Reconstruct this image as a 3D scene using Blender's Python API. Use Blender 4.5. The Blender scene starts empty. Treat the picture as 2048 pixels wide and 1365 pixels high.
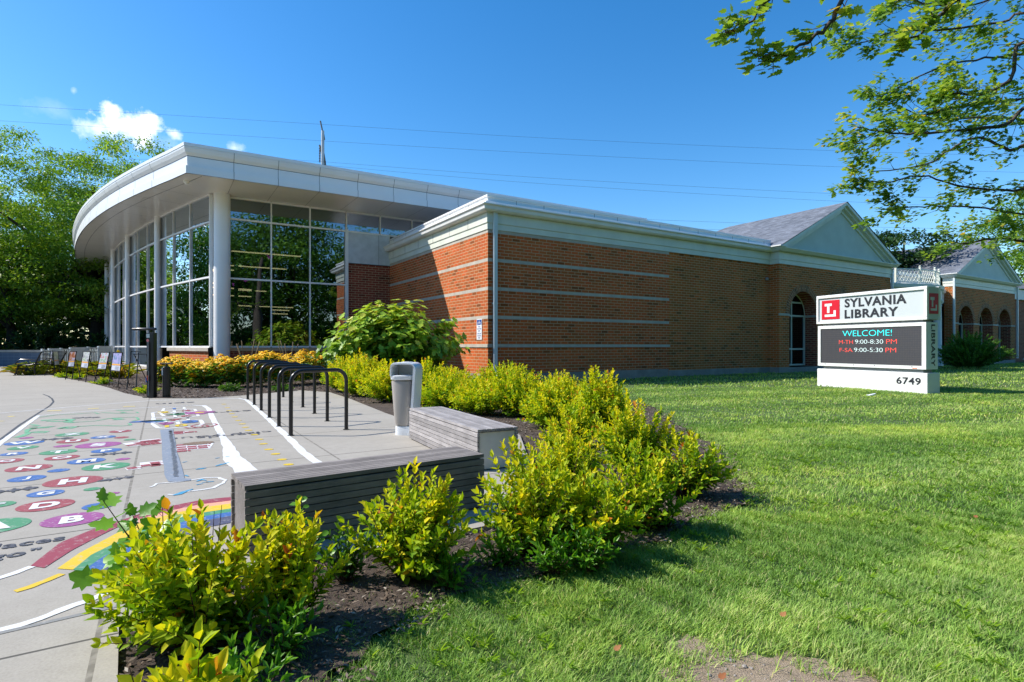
import bpy, bmesh, math, random
import numpy as np
from mathutils import Vector, Matrix
random.seed(7); RNG = np.random.default_rng(11)
rad = math.radians
SC = bpy.context.scene
COL = SC.collection

# ------------------------------------------------------------------ camera
HC = 1.2; FPX = 1128.0; U0 = 1024.0; V0 = 693.0
cam_d = bpy.data.cameras.new("camera"); cam = bpy.data.objects.new("camera", cam_d); COL.objects.link(cam)
cam.location = (0, 0, HC); cam.rotation_euler = (rad(90), 0, 0)
cam_d.sensor_width = 36; cam_d.lens = FPX / 2048 * 36; cam_d.shift_y = 10.5 / 2048
cam_d.clip_start = 0.05; cam_d.clip_end = 900
SC.camera = cam

# ------------------------------------------------------------------ light
SUN_EL = 43.0
TR = Vector((math.cos(rad(-3)), math.sin(rad(-3))))           # horizontal travel of the light
sun_dir = Vector((-TR.x * math.cos(rad(SUN_EL)), -TR.y * math.cos(rad(SUN_EL)), math.sin(rad(SUN_EL))))
sd = bpy.data.lights.new("sun", 'SUN'); sd.energy = 4.0; sd.angle = rad(0.5); sd.color = (1.0, 0.94, 0.85)
so = bpy.data.objects.new("sun", sd); COL.objects.link(so); so.location = (-30, 0, 40)
so.rotation_euler = sun_dir.to_track_quat('Z', 'Y').to_euler()
W = bpy.data.worlds.new("World"); SC.world = W; W.use_nodes = True
wn = W.node_tree.nodes; wl = W.node_tree.links; wn.clear()
def WN(t, **k):
    n = wn.new(t)
    for a, b in k.items(): setattr(n, a, b)
    return n
sky = WN('ShaderNodeTexSky', sky_type='NISHITA'); sky.sun_disc = False
sky.sun_elevation = rad(SUN_EL); sky.sun_rotation = math.atan2(sun_dir.x, sun_dir.y)
sky.air_density = 1.0; sky.dust_density = 0.35; sky.ozone_density = 2.2; sky.altitude = 200
hsv = WN('ShaderNodeHueSaturation'); hsv.inputs['Saturation'].default_value = 1.38; hsv.inputs['Value'].default_value = 1.0
wl.new(sky.outputs[0], hsv.inputs['Color'])
tc = WN('ShaderNodeTexCoord')
def sdir(u, v):
    return Vector(((u - U0) / FPX, 1.0, (V0 - v) / FPX)).normalized()
nz = WN('ShaderNodeTexNoise'); nz.inputs['Scale'].default_value = 34; nz.inputs['Detail'].default_value = 9; nz.inputs['Roughness'].default_value = 0.62
wl.new(tc.outputs['Generated'], nz.inputs['Vector'])
def M(op, a, b=None, clamp=False):
    n = WN('ShaderNodeMath', operation=op); n.use_clamp = clamp
    for i, x in enumerate((a, b)):
        if x is None: continue
        if isinstance(x, (int, float)): n.inputs[i].default_value = x
        else: wl.new(x, n.inputs[i])
    return n.outputs[0]
def cloud(u, v, r, sx, amp, soft):
    c = sdir(u, v)
    s = WN('ShaderNodeVectorMath', operation='SUBTRACT'); wl.new(tc.outputs['Generated'], s.inputs[0]); s.inputs[1].default_value = c
    m = WN('ShaderNodeVectorMath', operation='MULTIPLY'); wl.new(s.outputs[0], m.inputs[0]); m.inputs[1].default_value = (1 / sx, 1 / sx, 1.25)
    l = WN('ShaderNodeVectorMath', operation='LENGTH'); wl.new(m.outputs[0], l.inputs[0])
    d = M('DIVIDE', l.outputs['Value'], r)
    e = M('SUBTRACT', 1.0, d)
    f = M('ADD', e, M('MULTIPLY', M('SUBTRACT', nz.outputs['Fac'], 0.5), 2.9))
    return M('MULTIPLY', M('DIVIDE', f, soft, clamp=True), amp)
cl = None
for a in ((228, 226, .022, .8, 1.0, .8), (298, 238, .020, 1.0, 1.0, .9), (258, 256, .034, 1.5, 1.0, .8), (200, 256, .020, 1.5, .8, 1.1), (350, 268, .012, 1.2, .8, 1.0), (470, 296, .012, 1.2, .55, 1.1), (147, 182, .010, .6, .40, 1.1), (100, 218, .018, 1.6, .16, 1.6), (300, 280, .024, 2.0, .35, 1.6)):
    o = cloud(*a); cl = o if cl is None else M('MAXIMUM', cl, o)
cmx = WN('ShaderNodeMixRGB'); wl.new(cl, cmx.inputs['Fac']); wl.new(hsv.outputs[0], cmx.inputs[1]); cmx.inputs[2].default_value = (7.6, 7.9, 8.3, 1)
bg = WN('ShaderNodeBackground'); bg.inputs['Strength'].default_value = 0.135
wl.new(cmx.outputs[0], bg.inputs['Color'])
wo = WN('ShaderNodeOutputWorld'); wl.new(bg.outputs[0], wo.inputs['Surface'])
SC.view_settings.view_transform = 'Standard'; SC.view_settings.look = 'None'
SC.view_settings.exposure = 0.68; SC.view_settings.gamma = 1.0
SC.render.engine = 'CYCLES'
SC.cycles.max_bounces = 8; SC.cycles.transparent_max_bounces = 12; SC.cycles.caustics_reflective = False; SC.cycles.caustics_refractive = False
SC.cycles.use_denoising = True
SC.cycles.sample_clamp_indirect = 6

# ------------------------------------------------------------------ helpers
def G(u, v, z=0.0):
    Y = (HC - z) * FPX / (v - V0)
    return Vector(((u - U0) / FPX * Y, Y, z))
def PD(u, v, Y):
    return Vector(((u - U0) / FPX * Y, Y, HC - (v - V0) / FPX * Y))
C0 = Vector((-0.80, 18.70, 0)); ANG = math.atan2(.529, .849)
UX = Vector((math.cos(ANG), math.sin(ANG), 0)); WX = Vector((-math.sin(ANG), math.cos(ANG), 0))
def LOC(p):
    d = Vector((p[0], p[1], 0)) - C0
    return (d.dot(UX), d.dot(WX))
def WLD(s, t, z=0):
    return C0 + UX * s + WX * t + Vector((0, 0, z))

def new_mat(name):
    m = bpy.data.materials.new(name); m.use_nodes = True
    nt = m.node_tree; b = nt.nodes['Principled BSDF']
    return m, nt, b
def lk(nt, a, b): nt.links.new(a, b)
def coords(nt, kind='Object', scale=(1, 1, 1)):
    t = nt.nodes.new('ShaderNodeTexCoord'); mp = nt.nodes.new('ShaderNodeMapping'); mp.inputs['Scale'].default_value = scale
    lk(nt, t.outputs[kind], mp.inputs[0]); return mp.outputs[0]
def noise(nt, vec, scale, detail=4, rough=.6):
    n = nt.nodes.new('ShaderNodeTexNoise'); n.inputs['Scale'].default_value = scale; n.inputs['Detail'].default_value = detail; n.inputs['Roughness'].default_value = rough
    if vec is not None: lk(nt, vec, n.inputs['Vector'])
    return n.outputs['Fac']
def ramp(nt, fac, stops):
    r = nt.nodes.new('ShaderNodeValToRGB'); e = r.color_ramp.elements
    while len(e) < len(stops): e.new(.5)
    for i, (p, c) in enumerate(stops): e[i].position = p; e[i].color = (*c, 1)
    lk(nt, fac, r.inputs[0]); return r.outputs[0]
def mixc(nt, fac, a, b, mode='MIX'):
    n = nt.nodes.new('ShaderNodeMixRGB'); n.blend_type = mode
    for i, x in enumerate((fac, a, b)):
        if isinstance(x, (int, float)): n.inputs[i].default_value = x
        elif isinstance(x, tuple): n.inputs[i].default_value = (*x, 1)
        else: lk(nt, x, n.inputs[i])
    return n.outputs[0]
def bump(nt, b, h, strength=.3, dist=.01):
    n = nt.nodes.new('ShaderNodeBump'); n.inputs['Strength'].default_value = strength; n.inputs['Distance'].default_value = dist
    lk(nt, h, n.inputs['Height']); lk(nt, n.outputs[0], b.inputs['Normal'])
def mrange(nt, v, a, b, c, d):
    n = nt.nodes.new('ShaderNodeMapRange')
    for i, x in enumerate((a, b, c, d)): n.inputs[i + 1].default_value = x
    lk(nt, v, n.inputs[0]); return n.outputs[0]
def simple(name, col, rough=.6, metal=0, var=.12, vs=3, bs=0, emit=None, spec=.5):
    m, nt, b = new_mat(name)
    v = coords(nt); f = noise(nt, v, vs, 5)
    d = tuple(c * (1 - var) for c in col); l = tuple(min(1, c * (1 + var)) for c in col)
    c = ramp(nt, f, [(.3, d), (.7, l)]); lk(nt, c, b.inputs['Base Color'])
    b.inputs['Roughness'].default_value = rough; b.inputs['Metallic'].default_value = metal
    b.inputs['Specular IOR Level'].default_value = spec
    if bs: bump(nt, b, noise(nt, v, 60, 3), bs, .004)
    if emit:
        b.inputs['Emission Color'].default_value = (*emit[0], 1); b.inputs['Emission Strength'].default_value = emit[1]
    return m

# generic mesh collector
class MB:
    def __init__(s): s.v = []; s.f = []; s.uv = {}
    def poly(s, pts, uv=None):
        n = len(s.v); s.v += [tuple(p) for p in pts]; s.f.append(tuple(range(n, n + len(pts))))
        if uv: s.uv[len(s.f) - 1] = uv
    def box(s, x0, x1, y0, y1, z0, z1, mt=None):
        c = [Vector((x, y, z)) for z in (z0, z1) for y in (y0, y1) for x in (x0, x1)]
        if mt is not None: c = [mt @ p for p in c]
        n = len(s.v); s.v += [tuple(p) for p in c]
        for q in ((0, 2, 3, 1), (4, 5, 7, 6), (0, 1, 5, 4), (2, 6, 7, 3), (0, 4, 6, 2), (1, 3, 7, 5)): s.f.append(tuple(n + i for i in q))
    def bar(s, a, b, w, h=None):
        a = Vector(a); b = Vector(b); h = h or w; d = (b - a); L = d.length; d.normalize()
        up = Vector((0, 0, 1)) if abs(d.z) < .95 else Vector((0, 1, 0))
        x = d.cross(up).normalized(); z = x.cross(d)
        mt = Matrix((x, d, z)).transposed().to_4x4(); mt.translation = a
        s.box(-w / 2, w / 2, 0, L, -h / 2, h / 2, mt)
    def tube(s, pts, r, n=8, caps=True):
        pts = [Vector(p) for p in pts]; rs = r if isinstance(r, (list, tuple)) else [r] * len(pts)
        t = (pts[1] - pts[0]).normalized(); up = Vector((0, 0, 1)) if abs(t.z) < .9 else Vector((1, 0, 0))
        x = t.cross(up).normalized(); base = len(s.v)
        for i, p in enumerate(pts):
            if i == 0: t = pts[1] - pts[0]
            elif i == len(pts) - 1: t = pts[-1] - pts[-2]
            else: t = pts[i + 1] - pts[i - 1]
            t.normalize(); x = (x - t * x.dot(t)).normalized(); y = t.cross(x)
            for k in range(n):
                a = 2 * math.pi * k / n + math.pi / n; s.v.append(tuple(p + (x * math.cos(a) + y * math.sin(a)) * rs[i]))
        for i in range(len(pts) - 1):
            for k in range(n):
                a = base + i * n + k; b = base + i * n + (k + 1) % n
                s.f.append((a, b, b + n, a + n))
        if caps:
            s.f.append(tuple(base + k for k in reversed(range(n)))); e = base + (len(pts) - 1) * n
            s.f.append(tuple(e + k for k in range(n)))
    def lathe(s, c, prof, n=24, sx=1, sy=1):
        base = len(s.v); c = Vector(c)
        for r, z in prof:
            for k in range(n):
                a = 2 * math.pi * k / n; s.v.append((c.x + r * sx * math.cos(a), c.y + r * sy * math.sin(a), c.z + z))
        for i in range(len(prof) - 1):
            for k in range(n):
                a = base + i * n + k; b = base + i * n + (k + 1) % n; s.f.append((a, b, b + n, a + n))
        s.f.append(tuple(base + k for k in reversed(range(n)))); e = base + (len(prof) - 1) * n; s.f.append(tuple(e + k for k in range(n)))
    def build_each(s, name, mat, parent=None, **k):
        key = lambda p: (round(p[0], 4), round(p[1], 4), round(p[2], 4)); par = {}
        def fd(a):
            while par.setdefault(a, a) != a: par[a] = par[par[a]]; a = par[a]
            return a
        for f in s.f:
            for i in f[1:]: par[fd(key(s.v[i]))] = fd(key(s.v[f[0]]))
        gr = {}
        for fi, f in enumerate(s.f): gr.setdefault(fd(key(s.v[f[0]])), []).append(fi)
        out = []
        for fs in gr.values():
            m_ = MB()
            for fi in fs: m_.poly([s.v[i] for i in s.f[fi]], s.uv.get(fi))
            out.append(m_.build(name, mat, parent, **k))
        return out
    def build(s, name, mat, parent=None, smooth=False, bevel=0, angle=40):
        me = bpy.data.meshes.new(name); me.from_pydata(s.v, [], s.f); me.update()
        if s.uv:
            ul = me.uv_layers.new(name='UVMap')
            for fi, uv in s.uv.items():
                p = me.polygons[fi]
                for k, li in enumerate(p.loop_indices): ul.data[li].uv = uv[k]
        for m in (mat if isinstance(mat, (list, tuple)) else [mat]): me.materials.append(m)
        o = bpy.data.objects.new(name, me); COL.objects.link(o)
        if parent: o.parent = parent
        if smooth:
            me.shade_smooth() if hasattr(me, 'shade_smooth') else None
            me.set_sharp_from_angle(angle=rad(angle))
        if bevel:
            b = o.modifiers.new('bevel', 'BEVEL'); b.width = bevel; b.segments = 2; b.limit_method = 'ANGLE'; b.angle_limit = rad(40)
        return o
def tag(o, label=None, cat=None, group=None, kind=None):
    if label: o['label'] = label
    if cat: o['category'] = cat
    if group: o['group'] = group
    if kind: o['kind'] = kind
    return o
def empty(name, loc=(0, 0, 0), rz=0, **k):
    o = bpy.data.objects.new(name, None); COL.objects.link(o); o.location = loc; o.rotation_euler = (0, 0, rz); o.empty_display_size = .2
    return tag(o, **k)
def tree_copy(o, parent=None):
    c = o.copy(); COL.objects.link(c)
    if parent: c.parent = parent
    for ch in list(o.children): tree_copy(ch, c)
    return c
_tc = {}
def text_geo(body, bold=0.0):
    key = (body, bold)
    if key in _tc: return _tc[key]
    cu = bpy.data.curves.new('t', 'FONT'); cu.body = body; cu.size = 1; cu.offset = bold; cu.space_character = 1.0 + bold * 3; cu.resolution_u = 3; cu.fill_mode = 'FRONT'
    ob = bpy.data.objects.new('t', cu); COL.objects.link(ob)
    dg = bpy.context.evaluated_depsgraph_get(); dg.update()
    me = bpy.data.meshes.new_from_object(ob.evaluated_get(dg))
    v = [(p.co.x, p.co.y) for p in me.vertices]; f = [tuple(p.vertices) for p in me.polygons]
    bpy.data.objects.remove(ob); bpy.data.meshes.remove(me); bpy.data.curves.remove(cu)
    xs = [a for a, _ in v]; ys = [b for _, b in v]; x0, x1, y0, y1 = min(xs), max(xs), min(ys), max(ys)
    _tc[key] = ([((a - x0), (b - y0)) for a, b in v], f, x1 - x0, y1 - y0); return _tc[key]
def add_text(mb, body, org, right, up, width=None, height=None, bold=0.0, center=False):
    v, f, w, h = text_geo(body, bold); sx = width / w if width else None; sy = height / h if height else None
    sx = sx or sy; sy = sy or sx; org = Vector(org); right = Vector(right); up = Vector(up)
    if center: org = org - right * (w * sx / 2) - up * (h * sy / 2)
    n = len(mb.v); mb.v += [tuple(org + right * (a * sx) + up * (b * sy)) for a, b in v]; mb.f += [tuple(n + i for i in q) for q in f]

def np_mesh(name, verts, faces_n, nper, rnd, mat, parent=None, rndname='rnd'):
    """verts (K,3), faces (F,nper) array"""
    me = bpy.data.meshes.new(name); F = len(faces_n)
    me.vertices.add(len(verts)); me.vertices.foreach_set('co', np.ascontiguousarray(verts, dtype=np.float32).ravel())
    me.loops.add(F * nper); me.loops.foreach_set('vertex_index', np.ascontiguousarray(faces_n, dtype=np.int32).ravel())
    me.polygons.add(F); me.polygons.foreach_set('loop_start', np.arange(0, F * nper, nper, dtype=np.int32))
    try: me.polygons.foreach_set('loop_total', np.full(F, nper, dtype=np.int32))
    except Exception: pass
    me.update(calc_edges=True)
    if rnd is not None:
        a = me.attributes.new(rndname, 'FLOAT', 'POINT'); a.data.foreach_set('value', np.ascontiguousarray(rnd, dtype=np.float32))
    me.materials.append(mat); me.validate()
    o = bpy.data.objects.new(name, me); COL.objects.link(o)
    if parent: o.parent = parent
    return o
TPL = {
 'lance': (np.array([(0, 0, 0), (.3, .5, .12), (.68, .36, .1), (1, 0, -.06), (.68, -.36, .1), (.3, -.5, .12)]), np.array([(0, 3, 2, 1), (0, 5, 4, 3)])),
 'diam': (np.array([(0, 0, 0), (.5, .5, .06), (1, 0, 0), (.5, -.5, .06)]), np.array([(0, 1, 2, 3)])),
 'round': (np.array([(0, 0, 0), (.25, .5, .08), (.75, .46, .06), (1, 0, -.1), (.75, -.46, .06), (.25, -.5, .08)]), np.array([(0, 3, 2, 1), (0, 5, 4, 3)])),
}
_lob = [(0, 0), (-.12, .22), (.06, .28), (.12, .52), (.30, .38), (.52, .56), (.58, .26), (.80, .22), (1, 0), (.80, -.22), (.58, -.26), (.52, -.56), (.30, -.38), (.12, -.52), (.06, -.28), (-.12, -.22)]
_lv = np.array([(a, b, .10 * abs(b)) for a, b in _lob] + [(.35, 0, -.03)])
_n = len(_lob)
TPL['lobed'] = (_lv, np.array([(_n, i, (i + 1) % _n) for i in range(_n)]))
def unit(a): return a / np.maximum(np.linalg.norm(a, axis=-1, keepdims=True), 1e-9)
def leaf_obj(name, tpl, P, D, N, L, Wd, rnd, mat, parent=None):
    tv, tf = TPL[tpl]; P = np.asarray(P, float); n = len(P); D = unit(np.asarray(D, float)); N = np.asarray(N, float)
    N = N - (N * D).sum(1, keepdims=True) * D; N = unit(N); S = np.cross(N, D)
    L = np.broadcast_to(L, (n,)).reshape(n, 1, 1); Wd = np.broadcast_to(Wd, (n,)).reshape(n, 1, 1)
    V = P[:, None] + D[:, None] * (tv[None, :, 0:1] * L) + S[:, None] * (tv[None, :, 1:2] * Wd) + N[:, None] * (tv[None, :, 2:3] * L)
    k = len(tv); Fc = (tf[None] + (np.arange(n) * k)[:, None, None]).reshape(-1, tf.shape[1])
    return np_mesh(name, V.reshape(-1, 3), Fc, tf.shape[1], np.repeat(rnd, k), mat, parent)
def leaf_mat(name, stops, trans=.35, rough=.45, spec=.35):
    m, nt, b = new_mat(name)
    a = nt.nodes.new('ShaderNodeAttribute'); a.attribute_name = 'rnd'
    c = ramp(nt, a.outputs['Fac'], stops); lk(nt, c, b.inputs['Base Color'])
    b.inputs['Roughness'].default_value = rough; b.inputs['Specular IOR Level'].default_value = spec
    t = nt.nodes.new('ShaderNodeBsdfTranslucent')
    tcx = mixc(nt, 1.0, c, (1.25, 1.2, .45), 'MULTIPLY'); lk(nt, tcx, t.inputs['Color'])
    mx = nt.nodes.new('ShaderNodeMixShader'); mx.inputs[0].default_value = trans
    lk(nt, b.outputs[0], mx.inputs[1]); lk(nt, t.outputs[0], mx.inputs[2])
    lk(nt, mx.outputs[0], nt.nodes['Material Output'].inputs['Surface']); return m

# ------------------------------------------------------------------ materials
def brick_mat(name, uv=False, c1=(.70, .175, .042), c2=(.50, .10, .028), moss=0.0, bl=.3177, bh=.1059):
    m, nt, b = new_mat(name)
    t = nt.nodes.new('ShaderNodeTexCoord')
    if uv: vec = t.outputs['UV']
    else:
        sp = nt.nodes.new('ShaderNodeSeparateXYZ'); lk(nt, t.outputs['Object'], sp.inputs[0])
        ad = nt.nodes.new('ShaderNodeMath'); lk(nt, sp.outputs[0], ad.inputs[0]); lk(nt, sp.outputs[1], ad.inputs[1])
        cb = nt.nodes.new('ShaderNodeCombineXYZ'); lk(nt, ad.outputs[0], cb.inputs[0]); lk(nt, sp.outputs[2], cb.inputs[1]); vec = cb.outputs[0]
    br = nt.nodes.new('ShaderNodeTexBrick'); lk(nt, vec, br.inputs['Vector'])
    br.inputs['Scale'].default_value = 1; br.inputs['Brick Width'].default_value = bl; br.inputs['Row Height'].default_value = bh
    br.inputs['Mortar Size'].default_value = .0098; br.inputs['Mortar Smooth'].default_value = .1; br.inputs['Bias'].default_value = -.1
    br.inputs['Color1'].default_value = (*c1, 1); br.inputs['Color2'].default_value = (*c2, 1)
    # a second brick lattice picks single dark / olive bricks
    br2 = nt.nodes.new('ShaderNodeTexBrick'); lk(nt, vec, br2.inputs['Vector']); br2.inputs['Scale'].default_value = 1
    br2.inputs['Brick Width'].default_value = bl; br2.inputs['Row Height'].default_value = bh; br2.inputs['Mortar Size'].default_value = 0
    br2.inputs['Bias'].default_value = 0; br2.inputs['Color1'].default_value = (0, 0, 0, 1); br2.inputs['Color2'].default_value = (1, 1, 1, 1)
    dk = ramp(nt, br2.outputs['Color'], [(.0, (.38, .42, .42)), (.2, (.80, .84, .86)), (.6, (1.0, 1.0, 1)), (1, (1.3, 1.22, 1.1))])
    n1 = noise(nt, t.outputs['Object'], .55, 5); big = ramp(nt, n1, [(.3, (.70, .70, .72)), (.7, (1.16, 1.15, 1.12))])
    br.inputs['Mortar'].default_value = (.50, .38, .25, 1)
    c = mixc(nt, 1, br.outputs['Color'], dk, 'MULTIPLY'); c = mixc(nt, 1, c, big, 'MULTIPLY')
    c = mixc(nt, br.outputs['Fac'], c, (.60, .41, .24))
    n2 = noise(nt, t.outputs['Object'], 45, 3); c = mixc(nt, .25, c, ramp(nt, n2, [(.35, (.3, .3, .3)), (.65, (1, 1, 1))]), 'MULTIPLY')
    if moss:
        n3 = noise(nt, t.outputs['Object'], .8, 4); f = mrange(nt, n3, .42, .62, 0, moss)
        c = mixc(nt, f, c, (.24, .17, .05))
    lk(nt, c, b.inputs['Base Color']); b.inputs['Roughness'].default_value = .85; b.inputs['Specular IOR Level'].default_value = .2
    inv = nt.nodes.new('ShaderNodeMath'); inv.operation = 'SUBTRACT'; inv.inputs[0].default_value = 1; lk(nt, br.outputs['Fac'], inv.inputs[1])
    hh = nt.nodes.new('ShaderNodeMath'); hh.operation = 'MULTIPLY_ADD'; lk(nt, n2, hh.inputs[0]); hh.inputs[1].default_value = .35; lk(nt, inv.outputs[0], hh.inputs[2])
    bump(nt, b, hh.outputs[0], .7, .008); return m
BRICK = brick_mat('brick'); BRICK_W = brick_mat('brick_weathered', moss=.10, c1=(.68, .20, .038), c2=(.48, .115, .026))
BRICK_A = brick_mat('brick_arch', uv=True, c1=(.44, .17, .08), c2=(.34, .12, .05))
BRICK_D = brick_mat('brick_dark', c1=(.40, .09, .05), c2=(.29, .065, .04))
WHITE = simple('white_metal', (.86, .86, .85), .32, 0, .035, .7)
SOFF = simple('soffit_panel', (.86, .84, .79), .22, 0, .03, .6)
TRIM = simple('cream_trim', (.69, .71, .61), .5, 0, .08, 1.2, .05)
TRIMW = simple('white_trim', (.80, .80, .77), .5, 0, .07, 1.2, .05)
FRAMEM = simple('window_frame_white', (.88, .88, .87), .35, 0, .04, 2)
STONE = simple('limestone', (.47, .42, .35), .8, 0, .16, 2.5, .2)
FOUND = simple('foundation_concrete', (.28, .26, .23), .85, 0, .22, 2, .3)
STUCCO = simple('tympanum_stucco', (.60, .63, .55), .85, 0, .06, 1.5, .15)
SEAM = simple('dark_seam', (.05, .055, .065), .6)
BLACK = simple('black_powdercoat', (.012, .012, .013), .28, 0, .2, 6)
STEEL = simple('steel_grey', (.32, .34, .36), .4, .6, .1, 6)
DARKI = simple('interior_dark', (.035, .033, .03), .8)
PIPEW = simple('downspout_paint', (.62, .68, .68), .4, 0, .05, 2)
def shingle():
    m, nt, b = new_mat('roof_shingle'); t = nt.nodes.new('ShaderNodeTexCoord')
    sp = nt.nodes.new('ShaderNodeSeparateXYZ'); lk(nt, t.outputs['Object'], sp.inputs[0])
    cb = nt.nodes.new('ShaderNodeCombineXYZ'); lk(nt, sp.outputs[1], cb.inputs[0]); lk(nt, sp.outputs[2], cb.inputs[1])
    br = nt.nodes.new('ShaderNodeTexBrick'); lk(nt, cb.outputs[0], br.inputs['Vector']); br.inputs['Scale'].default_value = 1
    br.inputs['Brick Width'].default_value = .32; br.inputs['Row Height'].default_value = .075; br.inputs['Mortar Size'].default_value = .006
    br.inputs['Color1'].default_value = (.185, .205, .235, 1); br.inputs['Color2'].default_value = (.11, .125, .15, 1); br.inputs['Mortar'].default_value = (.07, .07, .08, 1)
    v = nt.nodes.new('ShaderNodeTexVoronoi'); v.inputs['Scale'].default_value = 3.2
    mp = nt.nodes.new('ShaderNodeMapping'); mp.inputs['Scale'].default_value = (1.0, 1.0, 3.0); lk(nt, t.outputs['Object'], mp.inputs[0]); lk(nt, mp.outputs[0], v.inputs['Vector'])
    c = mixc(nt, .75, br.outputs['Color'], ramp(nt, v.outputs['Color'], [(0, (.65, .65, .66)), (1, (1.35, 1.35, 1.4))]), 'MULTIPLY')
    lk(nt, c, b.inputs['Base Color']); b.inputs['Roughness'].default_value = .9; bump(nt, b, v.outputs['Distance'], .3, .02); return m
SHING = shingle()
def glass_mat(name, tint, refl=.22):
    m, nt, b = new_mat(name); nt.nodes.remove(b)
    tr = nt.nodes.new('ShaderNodeBsdfTransparent'); tr.inputs[0].default_value = (*tint, 1)
    gl = nt.nodes.new('ShaderNodeBsdfGlossy'); gl.inputs['Roughness'].default_value = .0; gl.inputs['Color'].default_value = (.62, .70, .78, 1)
    v = coords(nt); n = noise(nt, v, .7, 2); bp = nt.nodes.new('ShaderNodeBump'); bp.inputs['Strength'].default_value = .05; bp.inputs['Distance'].default_value = .05
    lk(nt, n, bp.inputs['Height']); lk(nt, bp.outputs[0], gl.inputs['Normal'])
    fr = nt.nodes.new('ShaderNodeLayerWeight'); fr.inputs[0].default_value = .35
    f = mrange(nt, fr.outputs['Fresnel'], 0, 1, refl, 1)
    mx = nt.nodes.new('ShaderNodeMixShader'); lk(nt, f, mx.inputs[0]); lk(nt, tr.outputs[0], mx.inputs[1]); lk(nt, gl.outputs[0], mx.inputs[2])
    lk(nt, mx.outputs[0], nt.nodes['Material Output'].inputs['Surface']); return m
GLASS = glass_mat('tinted_glass', (.13, .19, .20), .30)
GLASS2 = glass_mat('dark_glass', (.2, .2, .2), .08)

# ------------------------------------------------------------------ ground
def lawn_xb(Y):
    px = [(560, 1700), (600, 1500), (640, 1365), (690, 1290), (900, 1175), (1130, 1120), (1275, 1080), (1500, 990), (1440, 900), (1300, 810), (1150, 765)]
    pts = [G(*p) for p in px]; ys = np.array([p.y for p in pts]); xs = np.array([p.x for p in pts])
    return np.interp(Y, ys, xs)
def mat_concrete():
    m, nt, b = new_mat('concrete_paving'); t = nt.nodes.new('ShaderNodeTexCoord')
    # plaza joints: object space is turned so x runs along the wall
    n1 = noise(nt, t.outputs['Object'], .9, 6, .65); n2 = noise(nt, t.outputs['Object'], 90, 3, .7); n3 = noise(nt, t.outputs['Object'], 9, 5, .7)
    c = ramp(nt, n1, [(.3, (.365, .338, .292)), (.7, (.415, .385, .337))])
    c = mixc(nt, .35, c, ramp(nt, n2, [(.3, (.62, .62, .62)), (.6, (1.1, 1.1, 1.1))]), 'MULTIPLY')
    c = mixc(nt, .3, c, ramp(nt, n3, [(.35, (.75, .74, .72)), (.65, (1.06, 1.06, 1.06))]), 'MULTIPLY')
    sp = nt.nodes.new('ShaderNodeSeparateXYZ'); lk(nt, t.outputs['Object'], sp.inputs[0])
    def line(out, off, per, w):
        a = nt.nodes.new('ShaderNodeMath'); a.operation = 'SUBTRACT'; lk(nt, out, a.inputs[0]); a.inputs[1].default_value = off - per * 40.5
        q = nt.nodes.new('ShaderNodeMath'); q.operation = 'MODULO'; lk(nt, a.outputs[0], q.inputs[0]); q.inputs[1].default_value = per
        s = nt.nodes.new('ShaderNodeMath'); s.operation = 'SUBTRACT'; lk(nt, q.outputs[0], s.inputs[0]); s.inputs[1].default_value = per / 2
        ab = nt.nodes.new('ShaderNodeMath'); ab.operation = 'ABSOLUTE'; lk(nt, s.outputs[0], ab.inputs[0])
        l = nt.nodes.new('ShaderNodeMath'); l.operation = 'LESS_THAN'; lk(nt, ab.outputs[0], l.inputs[0]); l.inputs[1].default_value = w; return l.outputs[0]
    ly = line(sp.outputs[1], -11.69, 1.73, .008); lx = line(sp.outputs[0], -9.43, 1.78, .011)
    mx = nt.nodes.new('ShaderNodeMath'); mx.operation = 'MAXIMUM'; lk(nt, ly, mx.inputs[0]); mx.inputs[1].default_value = 0
    n7 = noise(nt, t.outputs['Object'], 2.6, 7, .75); c = mixc(nt, mrange(nt, n7, .60, .74, 0, .30), c, (.17, .155, .13)); c = mixc(nt, ly, c, (.10, .095, .085))
    # only two long joints run the other way
    for off in (-9.43, -7.60):
        a = nt.nodes.new('ShaderNodeMath'); a.operation = 'SUBTRACT'; lk(nt, sp.outputs[0], a.inputs[0]); a.inputs[1].default_value = off
        ab = nt.nodes.new('ShaderNodeMath'); ab.operation = 'ABSOLUTE'; lk(nt, a.outputs[0], ab.inputs[0])
        l = nt.nodes.new('ShaderNodeMath'); l.operation = 'LESS_THAN'; lk(nt, ab.outputs[0], l.inputs[0]); l.inputs[1].default_value = .011
        n4 = noise(nt, t.outputs['Object'], 14, 2); f = nt.nodes.new('ShaderNodeMath'); f.operation = 'MULTIPLY'; lk(nt, l.outputs[0], f.inputs[0]); lk(nt, mrange(nt, n4, .3, .6, .25, .9), f.inputs[1])
        c = mixc(nt, f.outputs[0], c, (.17, .155, .13))
    lk(nt, c, b.inputs['Base Color']); b.inputs['Roughness'].default_value = .85; b.inputs['Specular IOR Level'].default_value = .25
    bump(nt, b, n2, .12, .003); return m
CONC = mat_concrete()
def mat_soil(name, stops, sc=3, bs=.6):
    m, nt, b = new_mat(name); v = coords(nt); f = noise(nt, v, sc, 8, .7); f2 = noise(nt, v, sc * 14, 5, .7)
    c = mixc(nt, .6, ramp(nt, f, stops), ramp(nt, f2, [(.3, (.45, .45, .45)), (.65, (1.2, 1.2, 1.2))]), 'MULTIPLY')
    lk(nt, c, b.inputs['Base Color']); b.inputs['Roughness'].default_value = .95; bump(nt, b, f2, bs, .02); return m
LAWNG = mat_soil('lawn_ground', [(.3, (.05, .085, .02)), (.7, (.10, .16, .04))], 1.2)
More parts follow.
